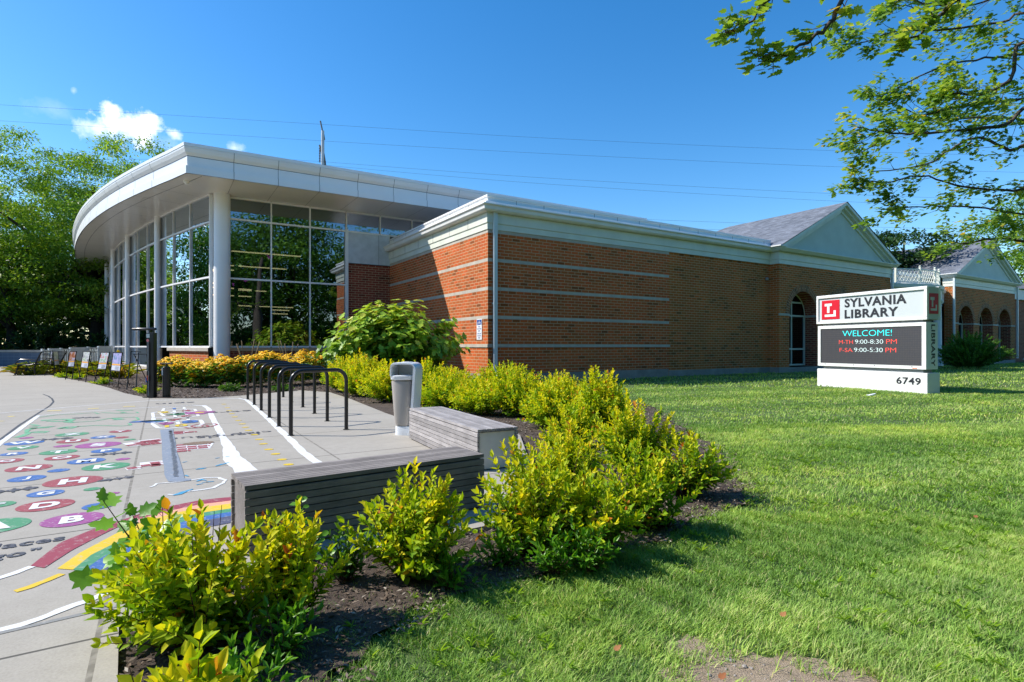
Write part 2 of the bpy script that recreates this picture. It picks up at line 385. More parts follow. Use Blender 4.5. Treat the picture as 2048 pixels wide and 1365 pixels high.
MULCH = mat_soil('mulch_ground', [(.3, (.06, .042, .032)), (.7, (.13, .095, .075))], 5, 1.0)
DIRT = mat_soil('bare_dirt', [(.3, (.40, .30, .20)), (.7, (.60, .47, .33))], 9, 1.0)

mb = MB(); nx = 24
mb.poly([(-260, -120, -.06), (260, -120, -.06), (260, 320, -.06), (-260, 320, -.06)])
tag(mb.build('lawn', LAWNG), kind='structure')
# mulch bed, under and beyond the paving
Ys = np.concatenate([np.linspace(.7, 6, 60), np.linspace(6.2, 18.6, 50)])
edge = [(float(lawn_xb(y)) + .05 * math.sin(y * 9) + .04 * math.sin(y * 23), float(y)) for y in Ys]
mb = MB(); lo = [(-14, float(y)) for y in Ys]
for i in range(len(edge) - 1):
    mb.poly([(lo[i][0], lo[i][1], -.03), (edge[i][0], edge[i][1], -.03), (edge[i + 1][0], edge[i + 1][1], -.03), (lo[i + 1][0], lo[i + 1][1], -.03)])
mb.poly([(-14, 18.6, -.03), (edge[-1][0], 18.6, -.03), (-.8, 18.9, -.03), (-7.0, 28, -.03), (-12, 24.3, -.03), (-14, 26, -.03)])
mb.poly([(-14, 12, -.031), (-14, 26, -.031), (-30, 46, -.031), (-44, 46, -.031), (-44, 12, -.031)])
tag(mb.build('mulch_bed', MULCH), kind='structure')
# bare dirt patch in the lawn
mb = MB(); cx, cy = .98, 1.97; ring = []
for k in range(60):
    a = 2 * math.pi * k / 60; r = 1 + .22 * math.sin(3 * a + 1) + .12 * math.sin(7 * a) + .06 * math.sin(17 * a)
    ring.append((cx + .42 * r * math.cos(a), cy + .40 * r * math.sin(a), -.046))
mb.poly(ring); tag(mb.build('bare_dirt', DIRT), kind='structure')

plaza_px = [(236, 1500), (235, 1365), (238, 1240), (420, 1180), (520, 1124), (760, 1096), (985, 1049), (1040, 1000), (1062, 930), (1040, 870), (950, 845), (845, 852), (770, 826), (700, 798), (660, 785), (600, 781), (490, 791), (400, 797), (300, 797), (250, 787), (215, 775), (170, 764), (130, 757), (100, 750), (78, 748)]
pl = [G(*p) for p in plaza_px]
pl = [Vector((pl[0].x, .3, 0))] + pl + [Vector((-27.5, 33.6, 0)), Vector((-70, 33.6, 0)), Vector((-70, .3, 0))]
plz = empty('plaza_root_tmp')
mb = MB(); loc = [LOC(p) for p in pl]
mb.poly([(a, b, 0) for a, b in loc])
nL = len(loc)
for i in range(nL):
    a = loc[i]; b = loc[(i + 1) % nL]; mb.poly([(a[0], a[1], 0), (a[0], a[1], -.12), (b[0], b[1], -.12), (b[0], b[1], 0)])
bpy.data.objects.remove(plz)
plaza = mb.build('plaza', CONC); plaza.location = C0; plaza.rotation_euler = (0, 0, ANG); tag(plaza, kind='structure')
PINV = (Matrix.Translation(C0) @ Matrix.Rotation(ANG, 4, 'Z')).inverted()
def on_plaza(o):
    o.parent = plaza; o.matrix_parent_inverse = PINV; return o

# painted marks ----------------------------------------------------
def paint(name, col, wear=.25):
    m, nt, b = new_mat('paint_' + name); v = coords(nt); n = noise(nt, v, 22, 7, .8); n1 = noise(nt, v, 2.5, 4)
    f = mrange(nt, n, .54, .66, 0, min(.95, wear * 2.2 + .2))
    c = mixc(nt, f, ramp(nt, n1, [(.3, tuple(x * .88 for x in col)), (.7, col)]), (.47, .45, .42))
    lk(nt, c, b.inputs['Base Color']); b.inputs['Roughness'].default_value = .7; return m
P_W = paint('white', (.74, .75, .75), .15); P_R = paint('red', (.32, .055, .07)); P_B = paint('blue', (.035, .13, .38)); P_G = paint('green', (.06, .27, .13))
P_P = paint('purple', (.32, .07, .25)); P_Y = paint('yellow', (.72, .50, .015)); P_M = paint('maroon', (.30, .04, .07)); P_O = paint('peach', (.80, .38, .24))
P_N = paint('navy', (.075, .08, .14)); P_K = paint('charcoal', (.06, .065, .085)); P_GY = paint('grey', (.23, .27, .33)); P_LG = paint('light_green', (.13, .40, .22), .5); P_PY = paint('pale_yellow', (.75, .60, .18), .9)
P_SK = paint('sky_blue', (.05, .30, .50), .4)
def disc(mb, c, rx, ry, z, n=40, rot=0):
    mb.poly([(c.x + rx * math.cos(2 * math.pi * k / n) * math.cos(rot) - ry * math.sin(2 * math.pi * k / n) * math.sin(rot),
              c.y + rx * math.cos(2 * math.pi * k / n) * math.sin(rot) + ry * math.sin(2 * math.pi * k / n) * math.cos(rot), z) for k in range(n)])
def stripe(mb, px, w, z=.003, closed=False, jit=0.0, dens=.12):
    """painted line through image points unprojected to the ground; w world width or list"""
    P = [G(*p) for p in px]
    if closed: P.append(P[0])
    ws = w if isinstance(w, (list, tuple)) else [w] * len(P)
    Q = []; q = []
    for i in range(len(P) - 1):
        n = max(1, int((P[i + 1] - P[i]).length / dens))
        for k in range(n):
            Q.append(P[i].lerp(P[i + 1], k / n)); q.append(ws[i] + (ws[min(i + 1, len(ws) - 1)] - ws[i]) * k / n)
    Q.append(P[-1]); q.append(ws[-1]); L = []; R = []
    for i, p in enumerate(Q):
        d = (Q[min(i + 1, len(Q) - 1)] - Q[max(i - 1, 0)]).normalized(); nrm = Vector((-d.y, d.x, 0)); h = q[i] / 2
        L.append(p + nrm * h * (1 + random.uniform(-jit, jit))); R.append(p - nrm * h * (1 + random.uniform(-jit, jit)))
    for i in range(len(Q) - 1):
        mb.poly([(L[i].x, L[i].y, z), (R[i].x, R[i].y, z), (R[i + 1].x, R[i + 1].y, z), (L[i + 1].x, L[i + 1].y, z)])
circles = [('A', P_G, -14, 1054, 62), ('B', P_P, 145, 1040, 54), ('D', P_R, 91.4, 1011.4, 49), (None, P_B, 197, 1012.8, 29), ('G', P_B, 91.4, 987.7, 31.5), (None, P_G, 184, 979, 15), (None, P_P, 229, 987, 9),
 ('F', P_G, 0, 1010, 26), ('J', P_B, 53.7, 958, 32), ('H', P_R, 146.6, 963.4, 51), ('N', P_R, 58, 937, 39), (None, P_B, 117, 941.7, 19), ('K', P_G, 212.3, 933.7, 42), ('Q', P_R, 14, 923, 28),
 ('O', P_R, 124.3, 916, 30), ('M', P_B, 172.9, 922.9, 33), (None, P_P, 245.7, 918.9, 13), ('R', P_B, 28, 908.6, 23), ('T', P_G, 116.6, 904.9, 32), ('P', P_B, 212.9, 902, 27), ('V', P_G, 45.7, 896.3, 26),
 ('W', P_B, 48.6, 886.3, 33), (None, P_P, 125.7, 892.9, 16), ('S', P_P, 197, 890.6, 40), (None, P_G, 259.4, 880, 11), (None, P_R, 242.9, 875.7, 13), ('U', P_R, 145.7, 883, 28), (None, P_P, 52.9, 876.6, 12),
 ('X', P_B, 206.3, 875, 22), ('Z', P_G, 144.3, 869.4, 29), ('Y', P_R, 240.9, 863.4, 20)]
for L, m, u, v, hw in circles:
    c = G(u, v); r = hw * c.y / FPX * .96; mb = MB(); disc(mb, c, r, r * .97, .003)
    o = on_plaza(mb.build('painted_circle', m))
    if L:
        mb = MB(); add_text(mb, L, (c.x, c.y, .006), UX, WX, height=r * 1.05, bold=.045, center=True)
        t = mb.build('painted_letter', P_W); t.parent = o
def mark(name, mat, fn):
    mb = MB(); fn(mb); return on_plaza(mb.build(name, mat))
mark('painted_line', P_W, lambda m: stripe(m, [(-60, 832), (0, 827), (160, 813), (300, 802), (400, 799), (478, 797.5), (492, 800), (500, 806), (536, 838), (581, 880), (606, 905), (640, 930), (700, 980)], [.05, .05, .05, .05, .05, .06, .07, .08, .085, .09, .09, .09, .09], .003, jit=.15))
mark('painted_line', P_W, lambda m: stripe(m, [(-60, 938), (0, 887), (77, 832), (160, 824.5), (290, 816), (385, 811), (408, 812), (417, 818), (426, 838), (446, 875), (457, 895), (466, 918), (500, 948), (540, 975)], [.07, .07, .06, .05, .045, .05, .08, .085, .085, .09, .12, .18, .21, .22], .003, jit=.12))
mark('painted_line', P_W, lambda m: stripe(m, [(-60, 1172), (0, 1157), (30, 1147), (64, 1134)], .045, .003, jit=.15, dens=.04))
mark('painted_line', P_W, lambda m: stripe(m, [(-60, 1275), (0, 1261), (40, 1252), (80, 1239), (120, 1222), (150, 1211), (178, 1202), (230, 1180)], .05, .003, jit=.2, dens=.04))
mark('painted_dash', P_Y, lambda m: stripe(m, [(30, 1184), (60, 1175), (95, 1161), (124, 1149)], .045, .003, jit=.1, dens=.04))
# dark caulked joint sweeping round the far end of the paving
mark('expansion_joint', SEAM, lambda m: stripe(m, [(-60, 930), (0, 880), (40, 850), (75, 828), (100, 812), (107, 804), (104, 798), (97, 793), (86, 789)], .035, .002))
mark('expansion_joint', paint('joint_grey', (.25, .25, .24)), lambda m: stripe(m, [(-60, 1282), (0, 1267), (100, 1244), (200, 1221), (236, 1212)], .03, .002))
def dots(m):
    for a, b in [(840, 165), (880, 205), (900, 238), (930, 272), (963, 310), (1005, 350), (1050, 390), (1085, 428), (1123, 463), (1190, 513), (1243, 565), (1290, 617), (1352, 680), (1428, 732), (1502, 795), (1575, 852)]:
        c = G(300 + a * .17578, 780 + b * .17578); disc(m, c, .052, .045, .003, 14)
mark('painted_dots', P_Y, dots)
# hopscotch
def hop(m):
    q = lambda pts, w=.05: stripe(m, [(300 + a * .17578, 780 + b * .17578) for a, b in pts], w, .003, jit=.1)
    q([(145, 245), (160, 212), (385, 200), (395, 225)]); q([(30, 262), (145, 246), (390, 222), (510, 222), (550, 300), (430, 315), (40, 320), (30, 262)])
    q([(270, 228), (290, 318)]); q([(400, 225), (430, 330)]); q([(100, 255), (160, 300)]); q([(145, 246), (260, 262), (520, 250)])
    q([(40, 320), (35, 395), (90, 435), (220, 440), (480, 418), (570, 408), (600, 385), (575, 345), (430, 350), (180, 372), (40, 385)], .06)
    q([(310, 350), (325, 392)]); q([(430, 318), (440, 350)]); q([(160, 330), (180, 372)])
mark('painted_hopscotch', P_W, hop)
Z4 = lambda a, b: (a * .2857, 790 + b * .2857)
Z5 = lambda a, b: (300 + a * .17578, 780 + b * .17578)
def nums(m, items):
    for ch, a, b, w in items:
        c = G(*Z5(a, b)); add_text(m, ch, (c.x, c.y, .006), UX, WX, height=w, bold=.03, center=True)
mark('painted_digits', P_Y, lambda m: nums(m, [('2', 155, 258, .3)]))
mark('painted_digits', P_R, lambda m: nums(m, [('3', 410, 240, .26), ('6', 410, 300, .26), ('7', 290, 345, .3)]))
mark('painted_digits', P_G, lambda m: nums(m, [('4', 280, 280, .3), ('5', 340, 278, .3)]))
mark('painted_digits', P_B, lambda m: nums(m, [('1', 275, 216, .26), ('8', 455, 365, .36)]))
mark('painted_digits', P_P, lambda m: nums(m, [('9', 185, 388, .34)]))
mark('painted_digits', P_Y, lambda m: nums(m, [('10', 300, 412, .26)]))
def flower(m):
    c = G(*Z5(565, 262))
    for k in range(6):
        a = k * math.pi / 3; disc(m, c + Vector((math.cos(a) * .16, math.sin(a) * .16, 0)), .13, .1, .0035 + k * .0004, 14, a)
mark('painted_flower', P_P, flower)
mark('painted_flower_centre', P_Y, lambda m: disc(m, G(*Z5(565, 262)), .08, .08, .0075, 14))
mark('painted_spiral', P_R, lambda m: stripe(m, [Z5(*p) for p in [(390, 430), (440, 442), (560, 435), (700, 420), (765, 400), (740, 388), (640, 390), (520, 400), (470, 418), (520, 432), (620, 430), (665, 415), (640, 405), (590, 408), (600, 420)]], .035, .0045))
def wing(m, pts):
    for a, b, rx, ry in pts: disc(m, G(*Z5(a, b)), rx, ry, .004, 18, ANG)
mark('painted_butterfly', P_B, lambda m: wing(m, [(-70, 362, .20, .11), (60, 368, .14, .07)]))
mark('painted_butterfly', P_G, lambda m: wing(m, [(20, 355, .16, .09), (120, 352, .15, .08)]))
def bricks(m, rows):
    for a0, a1, b, sl in rows:
        x = a0; k = 0
        while x < a1 - 5:
            x2 = min(x + 74, a1); f0 = (x - a0); f1 = (x2 - a0)
            p0 = G(*Z4(x, b + sl * f0)); p1 = G(*Z4(x2 - 7, b + sl * f1)); d = (p1 - p0)
            h = .105; n = Vector((-d.y, d.x, 0)).normalized() * h * .5
            m.poly([(p0 - n).to_tuple(), (p1 - n).to_tuple(), (p1 + n).to_tuple(), (p0 + n).to_tuple()]); x = x2; k += 1
def lift(m, z): m.v = [(a, b, z) for a, b, _ in m.v]
def mb_bricks(m):
    bricks(m, [(1215, 1300, 262, -.03), (1215, 1385, 268, -.05), (1218, 1290, 274, -.04), (990, 1130, 330, -.11), (940, 1130, 342, -.11), (888, 1130, 358, -.11), (985, 1130, 354, -.1),
               (1235, 1480, 356, -.06), (1235, 1475, 371, -.06), (1240, 1470, 385, -.07), (1240, 1340, 398, -.07), (1050, 1140, 482, -.1), (985, 1140, 500, -.1), (888, 980, 520, -.12), (1052, 1140, 498, -.1)]); lift(m, .004)
mark('painted_bricks', P_R, mb_bricks)
def mortar(m):
    for r in [(984, 1132, 331, -.11, .3), (882, 1132, 352, -.11, .38), (882, 985, 521, -.12, .17), (980, 1142, 492, -.1, .3), (1228, 1484, 372, -.06, .50), (1212, 1300, 268, -.03, .34)]:
        p0 = G(*Z4(r[0], r[2])); p1 = G(*Z4(r[1], r[2] + r[3] * (r[1] - r[0]))); d = p1 - p0; n = Vector((-d.y, d.x, 0)).normalized() * r[4] * .42
        m.poly([(p0 - n).to_tuple(), (p1 - n).to_tuple(), (p1 + n).to_tuple(), (p0 + n).to_tuple()])
    lift(m, .002)
mark('painted_mortar', P_W, mortar)
mark('painted_patch', paint('brown', (.20, .13, .08)), lambda m: disc(m, G(*Z4(1390, 341)), .17, .12, .006, 20, ANG))
def banner(m):
    pts = [(1120, 247), (1165, 243), (1212, 241), (1216, 280), (1228, 330), (1236, 400), (1252, 440), (1270, 500), (1287, 560), (1290, 588), (1335, 590), (1336, 603), (1240, 612), (1178, 612), (1160, 585), (1150, 560), (1148, 500), (1138, 470), (1133, 400), (1133, 330), (1126, 290)]
    P = [G(*Z4(*p)) for p in pts]; m.poly([(p.x, p.y, .005) for p in P])
mark('painted_tower', P_GY, banner)
def scrawl(m):
    for k in range(52):
        f = k / 51; a = 1193 + 42 * f; b = 255 + 320 * f ** 1.25
        for j in range(2):
            c = G(*Z4(a + random.uniform(-6, 6), b)); s = .022; hh = .004 + .012 * (c.y - 4) / 6; m.poly([(c.x - s, c.y - hh, .007), (c.x + s, c.y - hh, .007), (c.x + s * .8, c.y + hh, .007), (c.x - s, c.y + hh, .007)])
mark('painted_scrawl', P_K, scrawl)
# outline sketch and splashes
mark('painted_outline', P_W, lambda m: stripe(m, [Z5(*p) for p in [(0, 1108), (40, 1098), (80, 1070), (180, 1062), (330, 1050), (470, 1030), (620, 1005), (790, 1000), (800, 1015), (862, 1030), (830, 1065), (780, 1085), (720, 1118), (600, 1140), (480, 1155), (380, 1165), (270, 1200), (200, 1195)]], .03, .003, jit=.4, dens=.05))
def splashes(m):
    for a in [[(520, 910), (580, 900), (640, 890)], [(750, 870), (820, 850), (900, 828)], [(400, 975), (440, 988)], [(530, 1045), (590, 1025), (640, 1035)], [(590, 1060), (660, 1050)], [(640, 1052), (730, 1045)], [(260, 1205), (330, 1190), (380, 1165), (490, 1132)], [(530, 1085), (600, 1070)], [(860, 765), (905, 762)], [(370, 830), (420, 818)], [(740, 783), (790, 775)]]:
        stripe(m, [Z5(*p) for p in a], [.02] + [.05] * (len(a) - 2) + [.015], .0035, jit=.4, dens=.05)
mark('painted_splash', P_SK, splashes)
# rainbow
def band(m, top, bot, z):
    T = [G(*Z4(*p)) for p in top]; B = [G(*Z4(*p)) for p in bot]
    def res(P, n=40):
        d = [0]
        for i in range(len(P) - 1): d.append(d[-1] + (P[i + 1] - P[i]).length)
        o = []
        for k in range(n + 1):
            s = d[-1] * k / n; i = max(j for j in range(len(P)) if d[j] <= s + 1e-9); i = min(i, len(P) - 2)
            o.append(P[i].lerp(P[i + 1], (s - d[i]) / (d[i + 1] - d[i])))
        return o
    T = res(T); B = res(B)
    for i in range(40): m.poly([(T[i].x, T[i].y, z), (B[i].x, B[i].y, z), (B[i + 1].x, B[i + 1].y, z), (T[i + 1].x, T[i + 1].y, z)])
e0 = [(215, 1200), (420, 1038), (640, 948), (800, 898), (960, 842), (1200, 780), (1400, 740), (1660, 712), (1800, 700)]
e1 = [(310, 1215), (500, 1092), (700, 988), (830, 925), (970, 872), (1200, 812), (1400, 770), (1660, 738), (1800, 724)]
e1b = [(400, 1220), (560, 1108), (760, 1002), (860, 948), (965, 905), (1200, 835), (1400, 793), (1660, 757), (1800, 742)]
e2 = [(510, 1228), (640, 1122), (860, 1015), (980, 945), (1100, 905), (1250, 862), (1450, 822), (1660, 792), (1800, 775)]
e3 = [(575, 1240), (700, 1150), (900, 1045), (1050, 970), (1200, 920), (1350, 868), (1500, 840), (1660, 815), (1800, 800)]
e4 = [(670, 1250), (800, 1175), (980, 1070), (1150, 990), (1280, 940), (1400, 888), (1530, 865), (1660, 842), (1800, 828)]
e5 = [(740, 1262), (880, 1195), (1060, 1100), (1230, 1020), (1360, 965), (1460, 928), (1580, 905), (1690, 885), (1800, 868)]
on = [(m_, a, b) for m_, a, b in ((P_M, e0, e1), (P_O, e1[4:], e1b[4:]), (P_Y, e1b, e2), (P_G, e2, e3), (P_B, e3, e4), (P_N, e4, e5))]
for m_, a, b in on: mark('painted_rainbow_band', m_, lambda m, a=a, b=b: band(m, a, b, .003))
# lettering on the paving
def wr(m, body, u, v, hgt, right, up, bold=.03, width=None, end=False):
    c = G(u, v); v_, f_, w, h = text_geo(body, bold); s = hgt / h
    wd = width or w * s
    add_text(m, body, (c.x, c.y, .004) if not end else (c.x - right.x * wd, c.y - right.y * wd, .004), right, up, width=wd, height=hgt, bold=bold)
mark('painted_lettering', P_K, lambda m: (wr(m, 'places', 126, 1085, .155, UX, WX, .03, None, True), wr(m, 'go"', 74, 1112, .16, UX, WX, .03, None, True)))
mark('painted_lettering', P_K, lambda m: (wr(m, 'clap your', *Z5(1365, 462), .22, -UX, -WX, .0, 1.25), wr(m, 'hands', *Z5(1225, 490 - 5), .22, -UX, -WX, .0, .75)))
mark('painted_lettering', P_K, lambda m: wr(m, 'stretch', *Z5(1140, 232), .24, -UX, -WX, .0, 1.35))
mark('painted_lettering', P_K, lambda m: wr(m, 'spin', *Z5(500, 135), .3, -UX, -WX, .02, .7))
def insect(m, u, v, L, rot):
    c = G(u, v); f = Vector((math.cos(rot), math.sin(rot), 0)); s = Vector((-f.y, f.x, 0))
    for k, (o, r) in enumerate(((-.32, .2), (0, .13), (.28, .12))): disc(m, c + f * o * L, r * L, .11 * L, .004 + k * .0003, 14, rot)
    for k in (-1, 0, 1):
        for sg in (-1, 1):
            a = c + f * (k * .14 * L); b = a + s * sg * .22 * L + f * k * .12 * L; d = f * .025 * L
            m.poly([(p.x, p.y, .005) for p in ((a - d), (a + d), (b + d), (b - d))])
mark('painted_insect', P_K, lambda m: insect(m, 236, 958, .30, ANG + .2)); mark('painted_insect', P_K, lambda m: insect(m, 27, 981.5, .40, ANG + .1))
mark('painted_insect', P_K, lambda m: insect(m, 228, 908, .42, ANG)); mark('painted_insect', P_K, lambda m: insect(m, 108, 879, .5, ANG)); mark('painted_insect', P_K, lambda m: insect(m, 176, 836, .45, ANG - .3))
ZD = lambda a, b: (a * .21978, 800 + b * .21978)
def dragon(m):
    for pts, w in (([(145, 345), (200, 330), (270, 300), (330, 300), (400, 300), (440, 290), (340, 290), (240, 300), (250, 275), (330, 255), (500, 240), (430, 255), (270, 262)], .07),
                   ([(530, 262), (600, 250), (700, 245), (640, 262), (560, 258)], .10), ([(700, 245), (860, 235), (1000, 238), (1110, 240), (1190, 232), (1170, 215)], .05),
                   ([(370, 190), (450, 185), (560, 178), (660, 180), (600, 205), (680, 208)], .11), ([(280, 225), (360, 238), (270, 250)], .05), ([(430, 195), (560, 200), (620, 190)], .07),
                   ([(700, 205), (860, 195), (1000, 170), (1150, 160), (1240, 160), (1260, 182), (1200, 195)], .04), ([(1020, 175), (1060, 172), (1100, 180), (1040, 182)], .13),
                   ([(360, 160), (500, 140), (700, 130), (860, 118), (900, 128)], .04), ([(1060, 98), (1130, 99), (1210, 96)], .1), ([(920, 118), (1100, 125), (1260, 122), (1240, 112)], .04), ([(1100, 112), (1140, 118), (1100, 122)], .06)):
        stripe(m, [ZD(*p) for p in pts], w * 1.0, .003, jit=.35)
mark('painted_dragon', P_LG, dragon)
def ydash(m):
    for a in ([(75, 155), (130, 150)], [(430, 103), (560, 98)], [(800, 84), (900, 78)], [(1120, 64), (1230, 60)], [(0, 197), (20, 194)]): stripe(m, [ZD(*p) for p in a], .10, .003)
mark('painted_dash', P_PY, ydash)

# ------------------------------------------------------------------ library building (local frame: x along front wall, y back, z up)
lib = empty('library_building', C0, ANG, label='red brick library with curved glass hall, white roof edge and two shingled gables', cat='building')
def sweep(mb, path, prof, close_top=False, out=-1):
    """path: list of 2D pts; profile (o,z) offset to the right-hand/left-hand side"""
    n = len(path); offs = []
    for i in range(n):
        p = Vector(path[i])
        d0 = (p - Vector(path[i - 1])).normalized() if i > 0 else None
        d1 = (Vector(path[i + 1]) - p).normalized() if i < n - 1 else None
        if d0 is None: d0 = d1
        if d1 is None: d1 = d0
        n0 = Vector((d0.y, -d0.x)) * out; n1 = Vector((d1.y, -d1.x)) * out
        b = (n0 + n1).normalized(); b = b / max(.3, b.dot(n0)); offs.append(b)
    for i in range(n - 1):
        for j in range(len(prof) - 1):
            (o0, z0), (o1, z1) = prof[j], prof[j + 1]
            a, b = Vector(path[i]), Vector(path[i + 1])
            q = [a + offs[i] * o0, b + offs[i + 1] * o0, b + offs[i + 1] * o1, a + offs[i] * o1]
            mb.poly([(q[0].x, q[0].y, z0), (q[1].x, q[1].y, z0), (q[2].x, q[2].y, z1), (q[3].x, q[3].y, z1)])
    return offs
BT = .1059 * 1.0
ZB = [5.03 + .0 - .953 * k for k in range(5)]                 # centre heights of the stone bands
# --- brick wing walls
def wall_y(mb, x0, x1, y, z0, z1): mb.poly([(x0, y, z0), (x1, y, z0), (x1, y, z1), (x0, y, z1)])
def wall_x(mb, x, y0, y1, z0, z1): mb.poly([(x, y0, z0), (x, y1, z0), (x, y1, z1), (x, y0, z1)])
mb = MB(); wall_y(mb, 0, 8.56, 0, -.1, 5.15); wall_x(mb, 0, 9.43, 0, -.1, 5.15)
wall_x(mb, 8.56, 0, .03, -.1, 5.15); mb.build('brick_wall', BRICK, lib)
mb = MB(); wall_y(mb, 8.56, 15.42, .03, -.1, 5.15); mb.build('brick_wall', BRICK_W, lib)
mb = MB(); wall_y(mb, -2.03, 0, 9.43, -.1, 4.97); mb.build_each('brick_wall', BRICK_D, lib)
mb = MB()
for k, z in enumerate(ZB):
    o = .004 if k < 4 else .035
    mb.box(-o, 8.56 + o, -o, .02, z - BT / 2, z + BT / 2); mb.box(-o, .02, .02, 9.43, z - BT / 2, z + BT / 2)
mb.build_each('stone_band', STONE, lib)
mb = MB(); mb.box(-.03, 8.5, -.03, .1, -.1, .27); mb.box(-.03, .1, .1, 9.43, -.1, .27); mb.box(8.5, 15.40, -.0, .1, -.1, .20)
mb.build_each('foundation', FOUND, lib)
# cornice swept round the wing
path = [(15.42, 0), (0, 0), (0, 9.43)]
prof_b = [(0, 5.085), (.035, 5.085), (.035, 5.28), (.05, 5.285), (.065, 5.30), (.065, 5.63), (.0, 5.64)]
mb = MB(); sweep(mb, path, prof_b, out=-1); mb.build('fascia_board', TRIM, lib)
# which side is outwards: path runs right-to-left then back, outward is on the left
prof_g = [(.05, 5.64), (.22, 5.65), (.27, 5.70), (.29, 5.80), (.34, 5.84), (.34, 5.87), (.31, 5.87), (.29, 5.85), (.20, 5.85)]
mb = MB(); sweep(mb, path, prof_g, out=-1); mb.build('gutter', TRIMW, lib)
prof_p = [(.20, 5.85), (.17, 5.98), (.03, 5.99), (.03, 6.15), (.055, 6.15), (.055, 6.23), (-.12, 6.24), (-.2, 6.0)]
mb = MB(); sweep(mb, path, prof_p, out=-1); mb.build('parapet', WHITE, lib)
mb = MB()
for s in np.arange(1.1, 15.3, 1.15): mb.box(s - .006, s + .006, -.034, -.028, 5.99, 6.15)
for s in np.arange(1.3, 9.2, 1.5): mb.box(-.034, -.028, s - .006, s + .006, 5.99, 6.15); mb.box(-.07, -.063, s - .006, s + .006, 5.30, 5.63)
mb.box(-.075, -.068, 0, 9.4, 6.145, 6.152)
mb.build_each('panel_joint', SEAM, lib)
mb = MB(); mb.poly([(0, 0, 6.0), (15.42, 0, 6.0), (15.42, 12, 6.0), (0, 12, 6.0)]); mb.build('flat_roof', simple('roof_membrane', (.3, .3, .3), .9), lib)
# downspout
mb = MB(); mb.box(.16, .30, -.135, -.055, .34, 5.66); mb.box(.15, .31, -.14, -.035, 5.0, 5.05); mb.box(.15, .31, -.14, -.01, 2.6, 2.65)
mt = Matrix.Translation((.23, -.10, .36)) @ Matrix.Rotation(rad(-55), 4, 'X')
mb.box(-.07, .07, -.04, .04, -.30, .02, mt); mb.build('downspout', PIPEW, lib, bevel=.006)
# wall lamp and cable
mb = MB(); mb.lathe((15.1, -.06, 4.30), [(.03, 0), (.07, .03), (.08, .10), (.04, .15)], 10); mb.box(15.08, 15.12, -.06, .04, 4.33, 4.39); mb.build('wall_lamp', STEEL, lib, smooth=True)
